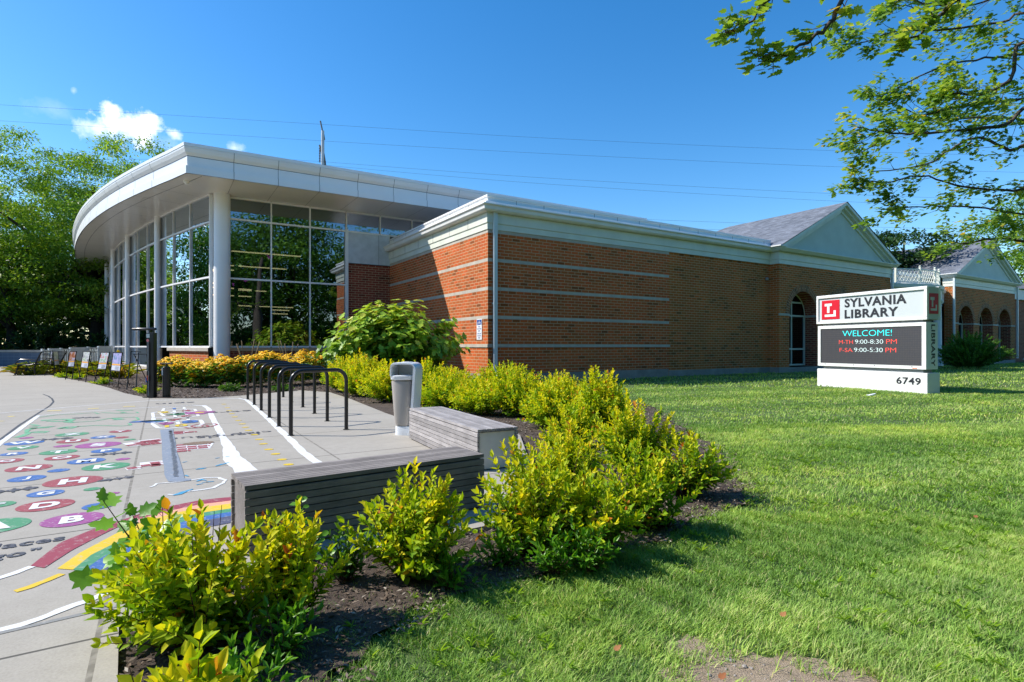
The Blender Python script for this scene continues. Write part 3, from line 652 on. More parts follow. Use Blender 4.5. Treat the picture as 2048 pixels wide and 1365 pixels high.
# --- gable pavilions
def pavilion(s0, arch_win=True):
    tF = -.45; W_ = 10.6; zt = 5.15; cen = [s0 + 2.0, s0 + 5.3, s0 + 8.6]; r = 1.16; zs = 2.72
    wall = MB(); xs = s0
    for c in cen:
        wall_y(wall, xs, c - r, tF, -.1, zt)
        n = 20
        for k in range(n):
            a0 = math.pi - math.pi * k / n; a1 = math.pi - math.pi * (k + 1) / n
            x0, z0 = c + r * math.cos(a0), zs + r * math.sin(a0); x1, z1 = c + r * math.cos(a1), zs + r * math.sin(a1)
            wall.poly([(x0, tF, z0), (x1, tF, z1), (x1, tF, zt), (x0, tF, zt)])
        xs = c + r
    wall_y(wall, xs, s0 + W_, tF, -.1, zt)
    wall_x(wall, s0, .05, tF, -.1, zt); wall_x(wall, s0 + W_, tF, 1.4, -.1, zt)
    wall.build('brick_wall', BRICK_W, lib)
    rev = MB(); ring = MB(); dd = .68
    for c in cen:
        wall_x(rev, c - r, tF, tF + dd, .2, zs); wall_x(rev, c + r, tF + dd, tF, .2, zs)
        n = 28
        for k in range(n):
            a0 = math.pi - math.pi * k / n; a1 = math.pi - math.pi * (k + 1) / n
            p = lambda a, q: (c + q * math.cos(a), zs + q * math.sin(a))
            x0, z0 = p(a0, r); x1, z1 = p(a1, r)
            rev.poly([(x0, tF, z0), (x0, tF + dd, z0), (x1, tF + dd, z1), (x1, tF, z1)])
            X0, Z0 = p(a0, r + .32); X1, Z1 = p(a1, r + .32); l0 = k * math.pi * r / n; l1 = (k + 1) * math.pi * r / n
            h = .3177
            uv = [(0, l0), (0, l1), (h, l1), (h, l0)]
            ring.poly([(x0, tF - .012, z0), (x1, tF - .012, z1), (X1, tF - .012, Z1), (X0, tF - .012, Z0)], uv)
        rev.poly([(c - r, tF, .2), (c + r, tF, .2), (c + r, tF + dd, .2), (c - r, tF + dd, .2)])
    rev.build_each('arch_reveal', BRICK_D, lib); ring.build_each('arch_ring', BRICK_A, lib)
    st = MB(); xs = s0
    st.box(s0 - .02, cen[0] - r, tF - .02, tF + .01, zs - .07, zs + .04)
    for i, c in enumerate(cen):
        st.box(c - r - .001, c - r + .012, tF + .01, tF + dd, zs - .07, zs + .04); st.box(c + r - .012, c + r + .001, tF + .01, tF + dd, zs - .07, zs + .04)
        nx_ = cen[i + 1] - r if i < 2 else s0 + W_ + .02
        st.box(c + r, nx_, tF - .02, tF + .01, zs - .07, zs + .04)
    st.build_each('stone_band', STONE, lib)
    fd = MB(); fd.box(s0 - .02, s0 + W_ + .02, tF - .02, tF + .68, -.1, .20); fd.build('foundation', FOUND, lib)
    for c in cen:                                              # windows, each its own part
        fr = MB(); y = tF + dd - .08; rr = r - .002
        for x in (c - rr, c + rr - .09, c - .035): fr.box(x, x + (.09 if x != c - .035 else .07), y, y + .08, .28, zs)
        fr.box(c - .035, c + .035, y, y + .08, zs, zs + rr - .05)
        for z in (.24, 1.02, zs - .04, zs + .62):
            wdt = rr if z < zs + .1 else math.sqrt(rr * rr - .7 ** 2)
            fr.box(c - wdt, c + wdt, y - .004, y + .076, z, z + .08)
        n = 22
        for k in range(n):
            a0 = math.pi * k / n; a1 = math.pi * (k + 1) / n
            q = [(c + q_ * math.cos(a), y, zs + q_ * math.sin(a)) for a, q_ in ((a0, rr), (a1, rr), (a1, rr - .09), (a0, rr - .09))]
            fr.poly(q)
        f = fr.build('window', TRIM, lib)
        g = MB(); g.poly([(c - rr, y + .05, .25), (c + rr, y + .05, .25)] + [(c + rr * math.cos(math.pi * k / 20), y + .05, zs + rr * math.sin(math.pi * k / 20)) for k in range(21)])
        g.build('window_pane', GLASS2, f)
    mb = MB(); wall_y(mb, s0 + .1, s0 + W_ - .1, tF + 1.6, 0, 4.6); mb.poly([(s0 + .1, tF + .7, .1), (s0 + W_ - .1, tF + .7, .1), (s0 + W_ - .1, tF + 1.6, .1), (s0 + .1, tF + 1.6, .1)]); mb.build('interior_wall_backing', DARKI, lib)  # dark backing added so no daylight shows through the arched panes
    # cornice
    mb = MB(); pth = [(s0 + W_, .8), (s0 + W_, tF), (s0, tF), (s0, .1)]
    sweep(mb, pth, prof_b, out=-1); mb.build('fascia_board', TRIM, lib)
    mb = MB(); sweep(mb, pth, [(.05, 5.64), (.24, 5.66), (.30, 5.74), (.34, 5.79), (.34, 5.83), (.0, 5.86)], out=-1); mb.build('cornice', TRIM, lib)
    # pediment
    cx_ = s0 + W_ / 2; hw = W_ / 2 + .36; ze = 5.84; zr = 8.60; yf = tF - .36
    mb = MB(); yi = tF - .02
    mb.poly([(cx_ - hw + .5, yi, ze - .02), (cx_ + hw - .5, yi, ze - .02), (cx_, yi, zr - .32)]); mb.build('tympanum', STUCCO, lib)
    sl = (zr - ze) / hw; rk = MB()
    for sg in (-1, 1):
        for (d0, d1, y0, y1) in ((.0, .13, yf, tF + .1), (.13, .25, yf + .12, tF + .1), (.25, .42, yf + .27, tF + .1)):
            a = [(cx_ + sg * hw, ze), (cx_, zr)]
            pts = []
            for (x, z) in a: pts.append((x, z - d0 * 1.12)); 
            q = [(cx_ + sg * hw, ze - d0), (cx_, zr - d0 * 1.12), (cx_, zr - d1 * 1.12), (cx_ + sg * hw, ze - d1)]
            q = [(x, max(z, ze - .04) if i in (0, 3) else z) for i, (x, z) in enumerate(q)]
            if d0 > 0:
                q[0] = (cx_ + sg * (hw - d0 * 1.12 / sl), ze - .03)
            q[3] = (cx_ + sg * (hw - d1 * 1.12 / sl), ze - .03)
            rk.poly([(x, y0, z) for x, z in q])
            rk.poly([(q[3][0], y0, q[3][1]), (q[2][0], y0, q[2][1]), (q[2][0], y1, q[2][1]), (q[3][0], y1, q[3][1])])
    rk.build('raking_cornice', TRIM, lib)
    # roof
    rf = MB(); yb = 6.3; yh = yb + 5.2; T = .02
    for sg in (-1, 1):
        rf.poly([(cx_ + sg * (hw + .06), yf - .03, ze + T), (cx_, yf - .03, zr + T), (cx_, yb, zr + T), (cx_ + sg * (hw + .06), yh, ze + T)])
    rf.poly([(cx_ - hw - .06, yh, ze + T), (cx_, yb, zr + T), (cx_ + hw + .06, yh, ze + T)])
    rf.build('roof', SHING, lib)
    fl = MB()
    for sg in (-1, 1):
        fl.box(min(cx_ + sg * (hw - .45), cx_ + sg * (hw + .08)), max(cx_ + sg * (hw - .45), cx_ + sg * (hw + .08)), yf - .02, .35, 5.86 - .02, 5.885)
    fl.build_each('roof_flashing', TRIMW, lib)
pavilion(15.42); pavilion(34.2)
# connector and portico
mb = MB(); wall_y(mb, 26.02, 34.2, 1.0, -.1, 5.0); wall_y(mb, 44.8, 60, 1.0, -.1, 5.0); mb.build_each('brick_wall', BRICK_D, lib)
mb = MB(); mb.box(26.0, 34.2, .8, 1.2, 5.0, 5.62); mb.box(26.0, 34.2, .62, 1.2, 5.62, 5.84); mb.box(44.8, 60, .8, 1.2, 5.0, 5.8); mb.build_each('fascia_board', TRIMW, lib)
mb = MB()
mb.poly([(24, .60, 5.86), (36, .60, 5.86), (36, 6.0, 7.7), (24, 6.0, 7.7)]); mb.poly([(24, 6.0, 7.7), (36, 6.0, 7.7), (36, 12, 6.2), (24, 12, 6.2)])
mb.poly([(44, .60, 5.86), (62, .60, 5.86), (62, 6.3, 8.6), (44, 6.3, 8.6)]); mb.build('roof', SHING, lib)
mb = MB(); mb.box(26.06, 26.16, -.55, -.45, .3, 5.6); mb.box(33.98, 34.08, -.62, -.52, .3, 5.6); mb.box(44.86, 44.96, -.62, -.52, .3, 5.6); mb.build_each('downspout', PIPEW, lib)
mb = MB(); mb.tube([(45.5, -.8, .25), (48, -.8, .25)], .09, 8); mb.build('drain_pipe', PIPEW, lib, smooth=True)
PA = [(26.9 + 6.4 * k / 16, .1 - 1.15 * math.sin(math.pi * (.06 + .88 * k / 16))) for k in range(17)]
PA = [(26.6, .9)] + PA + [(33.6, .0), (34.1, .0)]
mb = MB(); sweep(mb, PA, [(-.35, 4.05), (0, 4.05), (0, 4.62), (.10, 4.66), (.14, 4.86), (.02, 4.90), (-1.6, 4.92)], out=1); mb.build('portico_entablature', TRIMW, lib, smooth=True, angle=30)
for k in (1, 5, 12, 16):
    x, y = PA[k]; y += .2; pc = MB()
    pc.lathe((x, y, 0), [(.30, 0), (.30, .18), (.24, .22), (.225, .3), (.205, 3.2), (.19, 3.72), (.24, 3.76), (.19, 3.82), (.27, 3.92), (.30, 3.95), (.30, 4.05)], 20)
    pc.build('portico_column', TRIMW, lib, smooth=True, angle=50)
bl = MB(); bz0, bz1 = 4.98, 5.75; PB = [PA[k] for k in (2, 6, 10, 13, 15)]
for i, (x, y) in enumerate(PB):
    bl.box(x - .05, x + .05, y + .1, y + .2, 4.9, 5.86); bl.lathe((x, y + .15, 5.86), [(.03, 0), (.07, .05), (.05, .11)], 8)
    if i < len(PB) - 1:
        x2, y2 = PB[i + 1]; a = Vector((x, y + .15, 0)); b = Vector((x2, y2 + .15, 0))
        for z in (bz0, bz1): bl.bar(a + Vector((0, 0, z)), b + Vector((0, 0, z)), .05)
        n = 7
        for k in range(n):
            p, q = a.lerp(b, k / n), a.lerp(b, (k + 1) / n); zm = (bz0 + bz1) / 2
            for u0, u1 in (((p, bz0), (q, zm)), ((p, zm), (q, bz1)), ((q, bz0), (p, zm)), ((q, zm), (p, bz1))):
                bl.bar(u0[0] + Vector((0, 0, u0[1])), u1[0] + Vector((0, 0, u1[1])), .025)
bl.build('balustrade', TRIM, lib)

# --- glass hall
CC = Vector((51.85, 101.76)); S0 = -8.45; T0 = 6.70
thr = [(-127.81, 103.46), (-129.83, 103.58), (-132.37, 103.70), (-135.16, 103.66), (-138.97, 103.46), (-142.55, 103.30), (-146.89, 103.33), (-152.28, 103.55), (-157.13, 103.8)]
def fcurve(n=46):
    out = []; ta = np.array([a for a, _ in thr])[::-1]; ra = np.array([b for _, b in thr])[::-1]
    for k in range(n + 1):
        a = -127.81 - (157.13 - 127.81) * k / n; r = float(np.interp(a, ta, ra)); r2 = float(np.interp(a + .8, ta, ra)); r3 = float(np.interp(a - .8, ta, ra)); r = (r + r2 + r3) / 3
        out.append(LOC((CC.x + r * math.cos(rad(a)), CC.y + r * math.sin(rad(a)))))
    return out
fc = fcurve(); fc[0] = (S0, T0)
def rg(a): return float(np.interp(a, [-139, -128], [101.4, 101.75]))
def gpt(a, dr=0):
    r = rg(a) + dr; return LOC((CC.x + r * math.cos(rad(a)), CC.y + r * math.sin(rad(a))))
fpath = [(14.0, T0)] + [(S0 + .0, T0)] + fc[1:]
ZS = 7.33
mb = MB(); sweep(mb, fpath, [(-.4, 8.30), (-.02, 8.38), (.10, 8.38), (.10, 8.265), (.065, 8.262)], out=-1); mb.build('roof_coping', WHITE, lib)
mb = MB(); sweep(mb, fpath, [(.07, 8.262), (.085, 8.25), (.08, 8.20), (.03, 8.07), (-.07, 7.955)], out=-1); mb.build('roof_cove', WHITE, lib)
mb = MB(); sweep(mb, fpath, [(-.07, 7.955), (-.055, 7.945), (-.055, 7.60), (-.0, 7.60), (0, ZS), (-.05, ZS)], out=-1); mb.build('roof_fascia', WHITE, lib)
mb = MB(); seam = MB(); sp = [(.101, 8.37), (.102, 8.26), (.084, 8.20), (.034, 8.07), (-.066, 7.955), (-.051, 7.94), (-.051, 7.60), (.005, 7.60), (.005, ZS - .005)]
def seam_at(p, d, nrm, hw=.007):
    for j in range(1, len(sp) - 1):
        (o0, z0), (o1, z1) = sp[j], sp[j + 1]
        a = p + nrm * o0; b = p + nrm * o1
        seam.poly([(*(a - d * hw), z0), (*(a + d * hw), z0), (*(b + d * hw), z1), (*(b - d * hw), z1)])
s = S0 + 1.53
while s < 13.8: seam_at(Vector((s, T0)), Vector((1, 0)), Vector((0, -1))); seam.poly([(s - .006, T0, ZS - .004), (s + .006, T0, ZS - .004), (s + .006 - 0, 9.4, ZS - .004), (s - .006, 9.4, ZS - .004)]); s += 1.53
acc = 0; nxt = 3.0
for i in range(1, len(fc)):
    a, b = Vector(fc[i - 1]), Vector(fc[i]); L = (b - a).length
    while acc + L > nxt:
        f = (nxt - acc) / L; p = a.lerp(b, f); d = (b - a).normalized(); nn = Vector((-d.y, d.x)); seam_at(p, d, nn)
        q = p - nn * 2.0; seam.poly([(*(p - d * .006), ZS - .004), (*(p + d * .006), ZS - .004), (*(q + d * .006), ZS - .004), (*(q - d * .006), ZS - .004)]); nxt += 1.9
    acc += L
sweep(seam, fc, [(-.52, ZS - .005), (-.54, ZS - .005)], out=-1)
seam.poly([(S0, T0 - .0, 7.0)] * 3) if False else None
for i in range(len(fpath) - 1):
    pass
sweep(seam, fpath, [(-.052, 7.965), (-.052, 7.95)], out=-1)
seam.build('panel_joints', SEAM, lib)
# soffit
mb = MB(); ga = [gpt(-128.9 - k * .8, -.4) for k in range(36)]
inner = [(14.0, 9.8), (-7.2, 9.8)] + [gpt(a, -.3) for a in np.linspace(-129.4, -157, 46)][0:46]
for i in range(len(fpath) - 1):
    a, b = fpath[i], fpath[i + 1]; j = i
    c, d = inner[min(j, len(inner) - 1)], inner[min(j + 1, len(inner) - 1)]
    mb.poly([(a[0], a[1], ZS), (c[0], c[1], ZS), (d[0], d[1], ZS), (b[0], b[1], ZS)])
mb.build('soffit', SOFF, lib)
mb = MB(); mb.poly([(x, y, 8.28) for x, y in fpath] + [(14, 60, 8.28)]); mb.build('flat_roof', simple('roof_membrane_high', (.4, .4, .4), .9), lib)
# security camera under the soffit
p = LOC(PD(373, 372, 20.9)[:2]); mb = MB(); mb.lathe((p[0], p[1], ZS - .14), [(.02, -.0), (.06, .02), (.08, .07), (.11, .08), (.11, .14)], 16); mb.build('security_camera', [WHITE], lib, smooth=True)
# front curtain wall, one window part per glazed field
def flat_window(x0, x1, y, zs_, name='window', jamb=.05):
    fr = MB(); w = jamb / 2
    fr.box(x0 - .0, x0 + .055, y - .07, y + .10, zs_[0], zs_[-1]); fr.box(x1 - .0, x1 + .055, y - .071, y + .101, zs_[0], zs_[-1]) if False else None
    for z in zs_: fr.box(x0 + .055, x1, y - .068, y + .10, z - .035, z + .035)
    f = fr.build(name, FRAMEM, lib); g = MB()
    for a, b in zip(zs_[:-1], zs_[1:]): g.poly([(x0 + .05, y, a + .03), (x1 + .01, y, a + .03), (x1 + .01, y, b - .03), (x0 + .05, y, b - .03)])
    g.build('window_pane', GLASS, f); return f
cols = [-6.84 + 1.583 * k for k in range(4)]
for a, b in zip(cols[:-1], cols[1:]): flat_window(a, b, 9.43, [1.18, 3.98, 6.42, 7.29])
cl2 = [-2.09 + 1.583 * k for k in range(6)]
for a, b in zip(cl2[:-1], cl2[1:]): flat_window(a, b, 9.43, [6.42, 7.29])
mb = MB(); mb.box(-2.12, -1.98, 9.33, 9.6, .9, 6.5); mb.build('jamb', FRAMEM, lib)
mb = MB(); mb.box(-1.98, -.02, 9.38, 9.5, 4.99, 6.385); mb.build('wall_panel', simple('white_panel', (.62, .65, .68), .35), lib)
mb = MB(); mb.box(-.56, -.55, 9.375, 9.379, 5.0, 6.38); mb.box(-1.98, -.02, 9.36, 9.379, 4.965, 4.99); mb.build_each('panel_joint', SEAM, lib)
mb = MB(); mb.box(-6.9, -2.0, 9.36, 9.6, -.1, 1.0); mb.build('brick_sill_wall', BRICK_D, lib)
mb = MB(); mb.box(-6.95, -2.0, 9.28, 9.6, 1.0, 1.145); mb.build('brick_sill', BRICK_A, lib)
# round corner column and the slim curved-facade columns
mb = MB(); p = LOC((-11.69, 22.72)); mb.lathe((p[0], p[1], 0), [(.30, 0), (.30, ZS)], 32); mb.build('corner_column', WHITE, lib, smooth=True)
colang = [-132.4, -136.0, -139.5, -143.0, -146.2]
for a in colang:
    q = gpt(a, .10); mb = MB(); mb.lathe((q[0], q[1], 0), [(.15, 0), (.15, ZS)], 18); mb.build('slim_column', WHITE, lib, smooth=True)
edges = [-128.95] + colang
for bi in range(len(edges) - 1):
    a0, a1 = edges[bi], edges[bi + 1]; zrow = [1.18, 3.98, 6.20, 7.29] if bi == 0 else [.22, 1.18, 3.98, 6.20, 7.29]
    npn = 3
    for k in range(npn):
        b0 = a0 + (a1 - a0) * k / npn; b1 = a0 + (a1 - a0) * (k + 1) / npn
        p0, p1 = Vector(gpt(b0)), Vector(gpt(b1)); d = (p1 - p0).normalized(); nn = Vector((d.y, -d.x))
        fr = MB(); mt = Matrix(((d.x, nn.x, 0, p0.x), (d.y, nn.y, 0, p0.y), (0, 0, 1, 0), (0, 0, 0, 1))); L = (p1 - p0).length
        fr.box(-.028, .028, -.06, .07, zrow[0], zrow[-1], mt)
        for z in zrow: fr.box(.028, L - .028, -.055, .065, z - .035, z + .035, mt)
        f = fr.build('window', FRAMEM, lib); g = MB()
        for za, zb in zip(zrow[:-1], zrow[1:]): g.poly([(*(p0), za + .03), (*(p1), za + .03), (*(p1), zb - .03), (*(p0), zb - .03)])
        g.build('window_pane', GLASS, f)
mb = MB(); gp = [gpt(a, .06) for a in np.linspace(-129.0, -131.5, 6)]
sweep(mb, gp, [(0, -.1), (0, 1.0)], out=-1); mb.build('brick_sill_wall', BRICK, lib)
mb = MB(); sweep(mb, [gpt(a, .06) for a in np.linspace(-128.9, -131.55, 7)], [(0, 1.0), (.09, 1.0), (.09, 1.14), (-.1, 1.15)], out=-1); mb.build('brick_sill', STONE, lib)
mb = MB(); sweep(mb, [gpt(a, .0) for a in np.linspace(-131.5, -146.4, 16)], [(.12, -.1), (.12, .18), (-.1, .19)], out=-1); mb.build('foundation', STONE, lib)
# brick end pier of the curve
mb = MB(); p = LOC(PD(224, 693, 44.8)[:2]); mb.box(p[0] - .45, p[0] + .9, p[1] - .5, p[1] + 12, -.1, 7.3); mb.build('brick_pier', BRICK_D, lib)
mb = MB(); p = LOC(PD(216.5, 693, 44.0)[:2]); mb.box(p[0] - .07, p[0] + .07, p[1] - .07, p[1] + .07, .2, 7.3); mb.build_each('downspout', PIPEW, lib)
# interior
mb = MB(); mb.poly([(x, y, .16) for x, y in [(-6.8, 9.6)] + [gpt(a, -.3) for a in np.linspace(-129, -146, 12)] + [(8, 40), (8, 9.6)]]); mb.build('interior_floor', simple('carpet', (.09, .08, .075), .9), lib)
mb = MB(); mb.poly([(-9.8, 22, 0), (4, 22, 0), (4, 22, 7.3), (-9.8, 22, 7.3)]); wall_x(mb, 4.0, 9.6, 22, 0, 7.3); mb.build('interior_wall_backing', DARKI, lib)
mb = MB()
for (x, y, L, a, z) in [(-6.5, 12, 3.0, 0, 5.5), (-6.6, 14, 2.8, 0, 5.1), (-6.4, 16, 2.6, 0, 4.7), (-7.5, 14, 2.6, 1.3, 4.4), (-5.8, 17, 1.5, 0, 4.2), (-7.8, 17, 2.8, .1, 3.9), (-4.0, 17, .9, .1, 3.2), (-3.9, 18, .9, .1, 3.05), (-8.3, 15, 2.0, .5, 5.0), (-7.5, 17, 2.6, .2, 4.3), (-8, 19, 2.5, -.3, 5.4), (-5.5, 19, 3, .05, 3.5)]:
    mb.bar((x, y, z), (x + L * math.cos(a), y + L * math.sin(a), z), .055, .05)
mb.build_each('ceiling_light', simple('warm_light', (1, .8, .5), .5, emit=((1, .66, .32), 1.6)), lib)
ICM = simple('interior_column', (.22, .25, .27), .5)
for x, y in [(-6.2, 13), (-5.2, 15), (-4.6, 18), (-8.5, 18), (-7.4, 14.5)]: mb = MB(); mb.lathe((x, y, .16), [(.09, 0), (.09, 7.1)], 12); mb.build('interior_column', ICM, lib)
OM = simple('magenta_light', (.7, .02, .6), .4, emit=((.8, .02, .7), .8))
for x, y, z in [(-4.9, 12, 5.35), (-5.6, 14.5, 4.5), (-6.0, 15.5, 4.3)]:
    mb = MB()
    for k in range(14): 
        o = Vector((random.uniform(-.11, .11), random.uniform(-.1, .1), random.uniform(-.09, .09))); mb.lathe(Vector((x, y, z)) + o, [(.001, -.03), (.03, 0), (.001, .03)], 6)
    mb.build('hanging_ornament', OM, lib)
mb = MB()
for x, y, w_, h_ in [(-6.3, 12.5, 1.4, 1.5), (-4.5, 13.5, 1.6, 2.2), (-3.0, 12.0, .9, 1.2), (-7.8, 16, 2.5, 2.2)]: mb.box(x, x + w_, y, y + .45, .16, h_)
mb.build_each('bookcase', simple('shelving', (.06, .10, .12), .6, 0, .5, 5), lib)
# --- bike lock sign on the side wall (rests on the wall, its own thing)
sg = empty('bicycle_sign', WLD(-.0, .38), ANG, label='white and blue bicycle lock sign fixed to the sunlit brick side wall', cat='sign')
y0, y1, z0, z1 = .0, .36, 1.42, 2.12
mb = MB(); mb.box(-.022, -.008, y0 - .0, y1, z0, z1); mb.build('sign_plate', simple('sign_white', (.8, .82, .84), .4), sg, bevel=.002)
SB = simple('sign_blue', (.02, .07, .30), .4)
mb = MB(); mb.poly([(-.0235, y1 - .02, 1.92), (-.0235, y0 + .02, 1.92), (-.0235, y0 + .02, 2.10), (-.0235, y1 - .02, 2.10)]); mb.build('sign_header', SB, sg)
ic = MB()
for cy_ in (.10, .26):
    n = 18
    for k in range(n):
        a0, a1 = 2 * math.pi * k / n, 2 * math.pi * (k + 1) / n
        ic.poly([(-.025, cy_ + r_ * math.cos(a), 1.975 + r_ * math.sin(a)) for r_, a in ((.042, a0), (.042, a1), (.032, a1), (.032, a0))])
for a, b in (((.26, 1.975), (.20, 2.03)), ((.20, 2.03), (.13, 2.03)), ((.13, 2.03), (.10, 1.975)), ((.18, 1.975), (.13, 2.03)), ((.18, 1.975), (.20, 2.03)), ((.20, 2.03), (.21, 2.055)), ((.17, 2.05), (.12, 2.07))):
    ic.bar((-.025, *a), (-.025, *b), .002, .009)
ic.build('bicycle_symbol', simple('sign_symbol_white', (.85, .85, .85), .4), sg)
tx = MB()
for i, t_ in enumerate(['PLEASE', 'LOCK YOUR', 'BIKE', 'LOCKS ARE', 'AVAILABLE', 'INSIDE']):
    add_text(tx, t_, (-.0245, .18, 1.865 - i * .072 - (.02 if i > 2 else 0)), (0, -1, 0), (0, 0, 1), height=.038, bold=.02, center=True)
tx.build('sign_text', SB, sg)

# ------------------------------------------------------------------ library sign
sgn = empty('library_sign', (9.73, 17.98, 0), math.atan2(-3.14, 1.2), label='white framed library sign with glowing message board standing on the lawn', cat='sign')
SW_, SD_ = 3.36, .5                                    # local x along the face, y to the back (+), face towards the viewer = -y
SGW = simple('sign_cabinet_white', (.80, .81, .80), .4, 0, .04, 1.5); SGF = simple('sign_face', (.56, .61, .63), .35, 0, .03, .8)
SGR = simple('logo_red', (.62, .012, .03), .4, 0, .05, 2); LETB = simple('letter_black', (.02, .022, .03), .5)
SCN = None
m, nt, b = new_mat('led_screen'); t_ = nt.nodes.new('ShaderNodeTexCoord')
br = nt.nodes.new('ShaderNodeTexBrick'); mp = nt.nodes.new('ShaderNodeMapping'); mp.inputs['Rotation'].default_value = (rad(90), 0, 0); lk(nt, t_.outputs['Object'], mp.inputs[0]); lk(nt, mp.outputs[0], br.inputs['Vector'])
br.offset = 0; br.inputs['Scale'].default_value = 1; br.inputs['Brick Width'].default_value = .045; br.inputs['Row Height'].default_value = .06; br.inputs['Mortar Size'].default_value = .004
br.inputs['Color1'].default_value = (.055, .056, .065, 1); br.inputs['Color2'].default_value = (.065, .062, .066, 1); br.inputs['Mortar'].default_value = (.035, .035, .045, 1)
lk(nt, br.outputs[0], b.inputs['Base Color']); b.inputs['Roughness'].default_value = .5; SCN = m
mb = MB(); mb.box(0, SW_, 0, SD_, -.08, .49); mb.build('sign_base', SGW, sgn, bevel=.008)
mb = MB(); mb.box(.16, SW_ - .16, .08, SD_ - .08, .49, .60); mb.box(.16, SW_ - .16, .08, SD_ - .08, 1.83, 1.93); mb.build('sign_neck', STEEL, sgn)
mb = MB(); mb.box(.03, SW_ - .03, .03, SD_ - .03, .585, 1.84); mb.build('message_cabinet', SGW, sgn, bevel=.008)
mb = MB(); mb.box(.125, SW_ - .14, .018, .04, .675, 1.745); mb.build('screen', SCN, sgn)
mb = MB()
for a, b_, c, d in ((.03, SW_ - .03, 1.745, 1.84), (.03, SW_ - .03, .585, .675), (.03, .125, .675, 1.745), (SW_ - .14, SW_ - .03, .675, 1.745)): mb.box(a, b_, -.005, .029, c, d)
mb.build('screen_bezel', SGW, sgn)
mb = MB()
for x in (.28, 1.25, 1.9, 2.95): mb.lathe((x, 0, 0), [(.0, 0)], 3) if False else mb.box(x, x + .03, -.012, -.004, .635, .66)
mb.build_each('screen_latch', STEEL, sgn)
mb = MB(); mb.box(0, SW_, .02, SD_ - .02, 1.915, 2.775); mb.build('name_cabinet', SGF, sgn)
mb = MB()
for a, b_, c, d in ((-.01, SW_ + .01, 2.70, 2.79), (-.01, SW_ + .01, 1.90, 1.97), (-.01, .06, 1.97, 2.70), (SW_ - .07, SW_ + .01, 1.97, 2.70)): mb.box(a, b_, -.03, .06, c, d); mb.box(a, b_, SD_ - .06, SD_ + .03, c, d)
mb.build('name_frame', SGW, sgn, bevel=.012)
mb = MB(); mb.box(.16, .78, .008, .019, 2.04, 2.63); mb.build('logo_panel', SGR, sgn)
mb = MB(); yl = .003
for a, b_, c, d in ((.27, .52, 2.45, 2.53), (.355, .44, 2.24, 2.45), (.27, .66, 2.12, 2.19), (.58, .66, 2.19, 2.31)): mb.box(a, b_, yl, .012, c, d)
mb.build('logo_mark', SGW, sgn)
mb = MB(); add_text(mb, 'SYLVANIA', (.95, .012, 2.37), (1, 0, 0), (0, 0, 1), width=1.86, height=.265, bold=.032); mb.build('sign_lettering', LETB, sgn); mb = MB(); add_text(mb, 'LIBRARY', (.95, .012, 2.04), (1, 0, 0), (0, 0, 1), width=1.63, height=.26, bold=.032)
mb.build('sign_lettering', LETB, sgn); mb = MB(); add_text(mb, '6749', (2.54, -.004, .16), (1, 0, 0), (0, 0, 1), width=.66, height=.20, bold=.028)
mb.build('sign_lettering', LETB, sgn)
mb = MB(); mb.box(SW_ + .003, SW_ + .012, .06, .42, 2.06, 2.60); mb.build('logo_panel', SGR, sgn)
mb = MB(); xe = SW_ + .016
for a, b_, c, d in ((.10, .26, 2.42, 2.50), (.155, .21, 2.24, 2.42), (.11, .36, 2.14, 2.20), (.31, .36, 2.20, 2.30)): mb.box(xe - .006, xe, a, b_, c, d)
mb.build('logo_mark', simple('logo_mark_grey', (.6, .62, .62), .5), sgn)
mb = MB(); add_text(mb, 'LIBRARY', (SW_ - .026, .20, 1.78), (0, 0, -1), (0, 1, 0), width=1.12, height=.15, bold=.02); mb.build('side_lettering', LETB, sgn)
def led(name, col, items, st=1.5):
    mm = simple(name, col, .4, 0, .25, 14, emit=(col, st))
    for t_, x, z, w, h in items: q = MB(); add_text(q, t_, (x, .0165, z), (1, 0, 0), (0, 0, 1), width=w, height=h, bold=-.018); q.build('message_text', mm, sgn)
led('led_cyan', (.02, .62, .62), [('WELCOME!', .88, 1.50, 1.52, .17)], 1.1)
led('led_red', (.72, .06, .04), [('M-TH', .76, 1.27, .46, .115), ('PM', 2.24, 1.27, .30, .125), ('F-SA', .78, 1.03, .43, .115), ('PM', 2.22, 1.03, .30, .125)], .8)
led('led_white', (.50, .62, .62), [('9:00-8:30', 1.29, 1.275, .86, .12), ('9:00-5:30', 1.26, 1.035, .88, .12)], .8)
mb = MB(); mb.box(2.98, 3.10, -.009, -.004, .598, .618); mb.build('maker_label', simple('orange_label', (.7, .15, .03), .5), sgn)

# ------------------------------------------------------------------ wooden bench blocks
def wood_mat(name, a, b_, rot=0):
    m, nt, b = new_mat(name); t = nt.nodes.new('ShaderNodeTexCoord'); mp = nt.nodes.new('ShaderNodeMapping'); mp.inputs['Scale'].default_value = (1.2, 14, 14); lk(nt, t.outputs['Object'], mp.inputs[0])
    n = noise(nt, mp.outputs[0], 4, 8, .75); n2 = noise(nt, t.outputs['Object'], 5, 5, .6)
    at = nt.nodes.new('ShaderNodeAttribute'); at.attribute_name = 'rnd'
    c = ramp(nt, n, [(.25, a), (.75, b_)]); c = mixc(nt, .55, c, ramp(nt, n2, [(.3, (.55, .55, .56)), (.7, (1.2, 1.2, 1.2))]), 'MULTIPLY')
    c = mixc(nt, .5, c, ramp(nt, at.outputs['Fac'], [(0, (.65, .65, .65)), (1, (1.35, 1.35, 1.35))]), 'MULTIPLY')
    lk(nt, c, b.inputs['Base Color']); b.inputs['Roughness'].default_value = .85; b.inputs['Specular IOR Level'].default_value = .2; bump(nt, b, n, .4, .004); return m
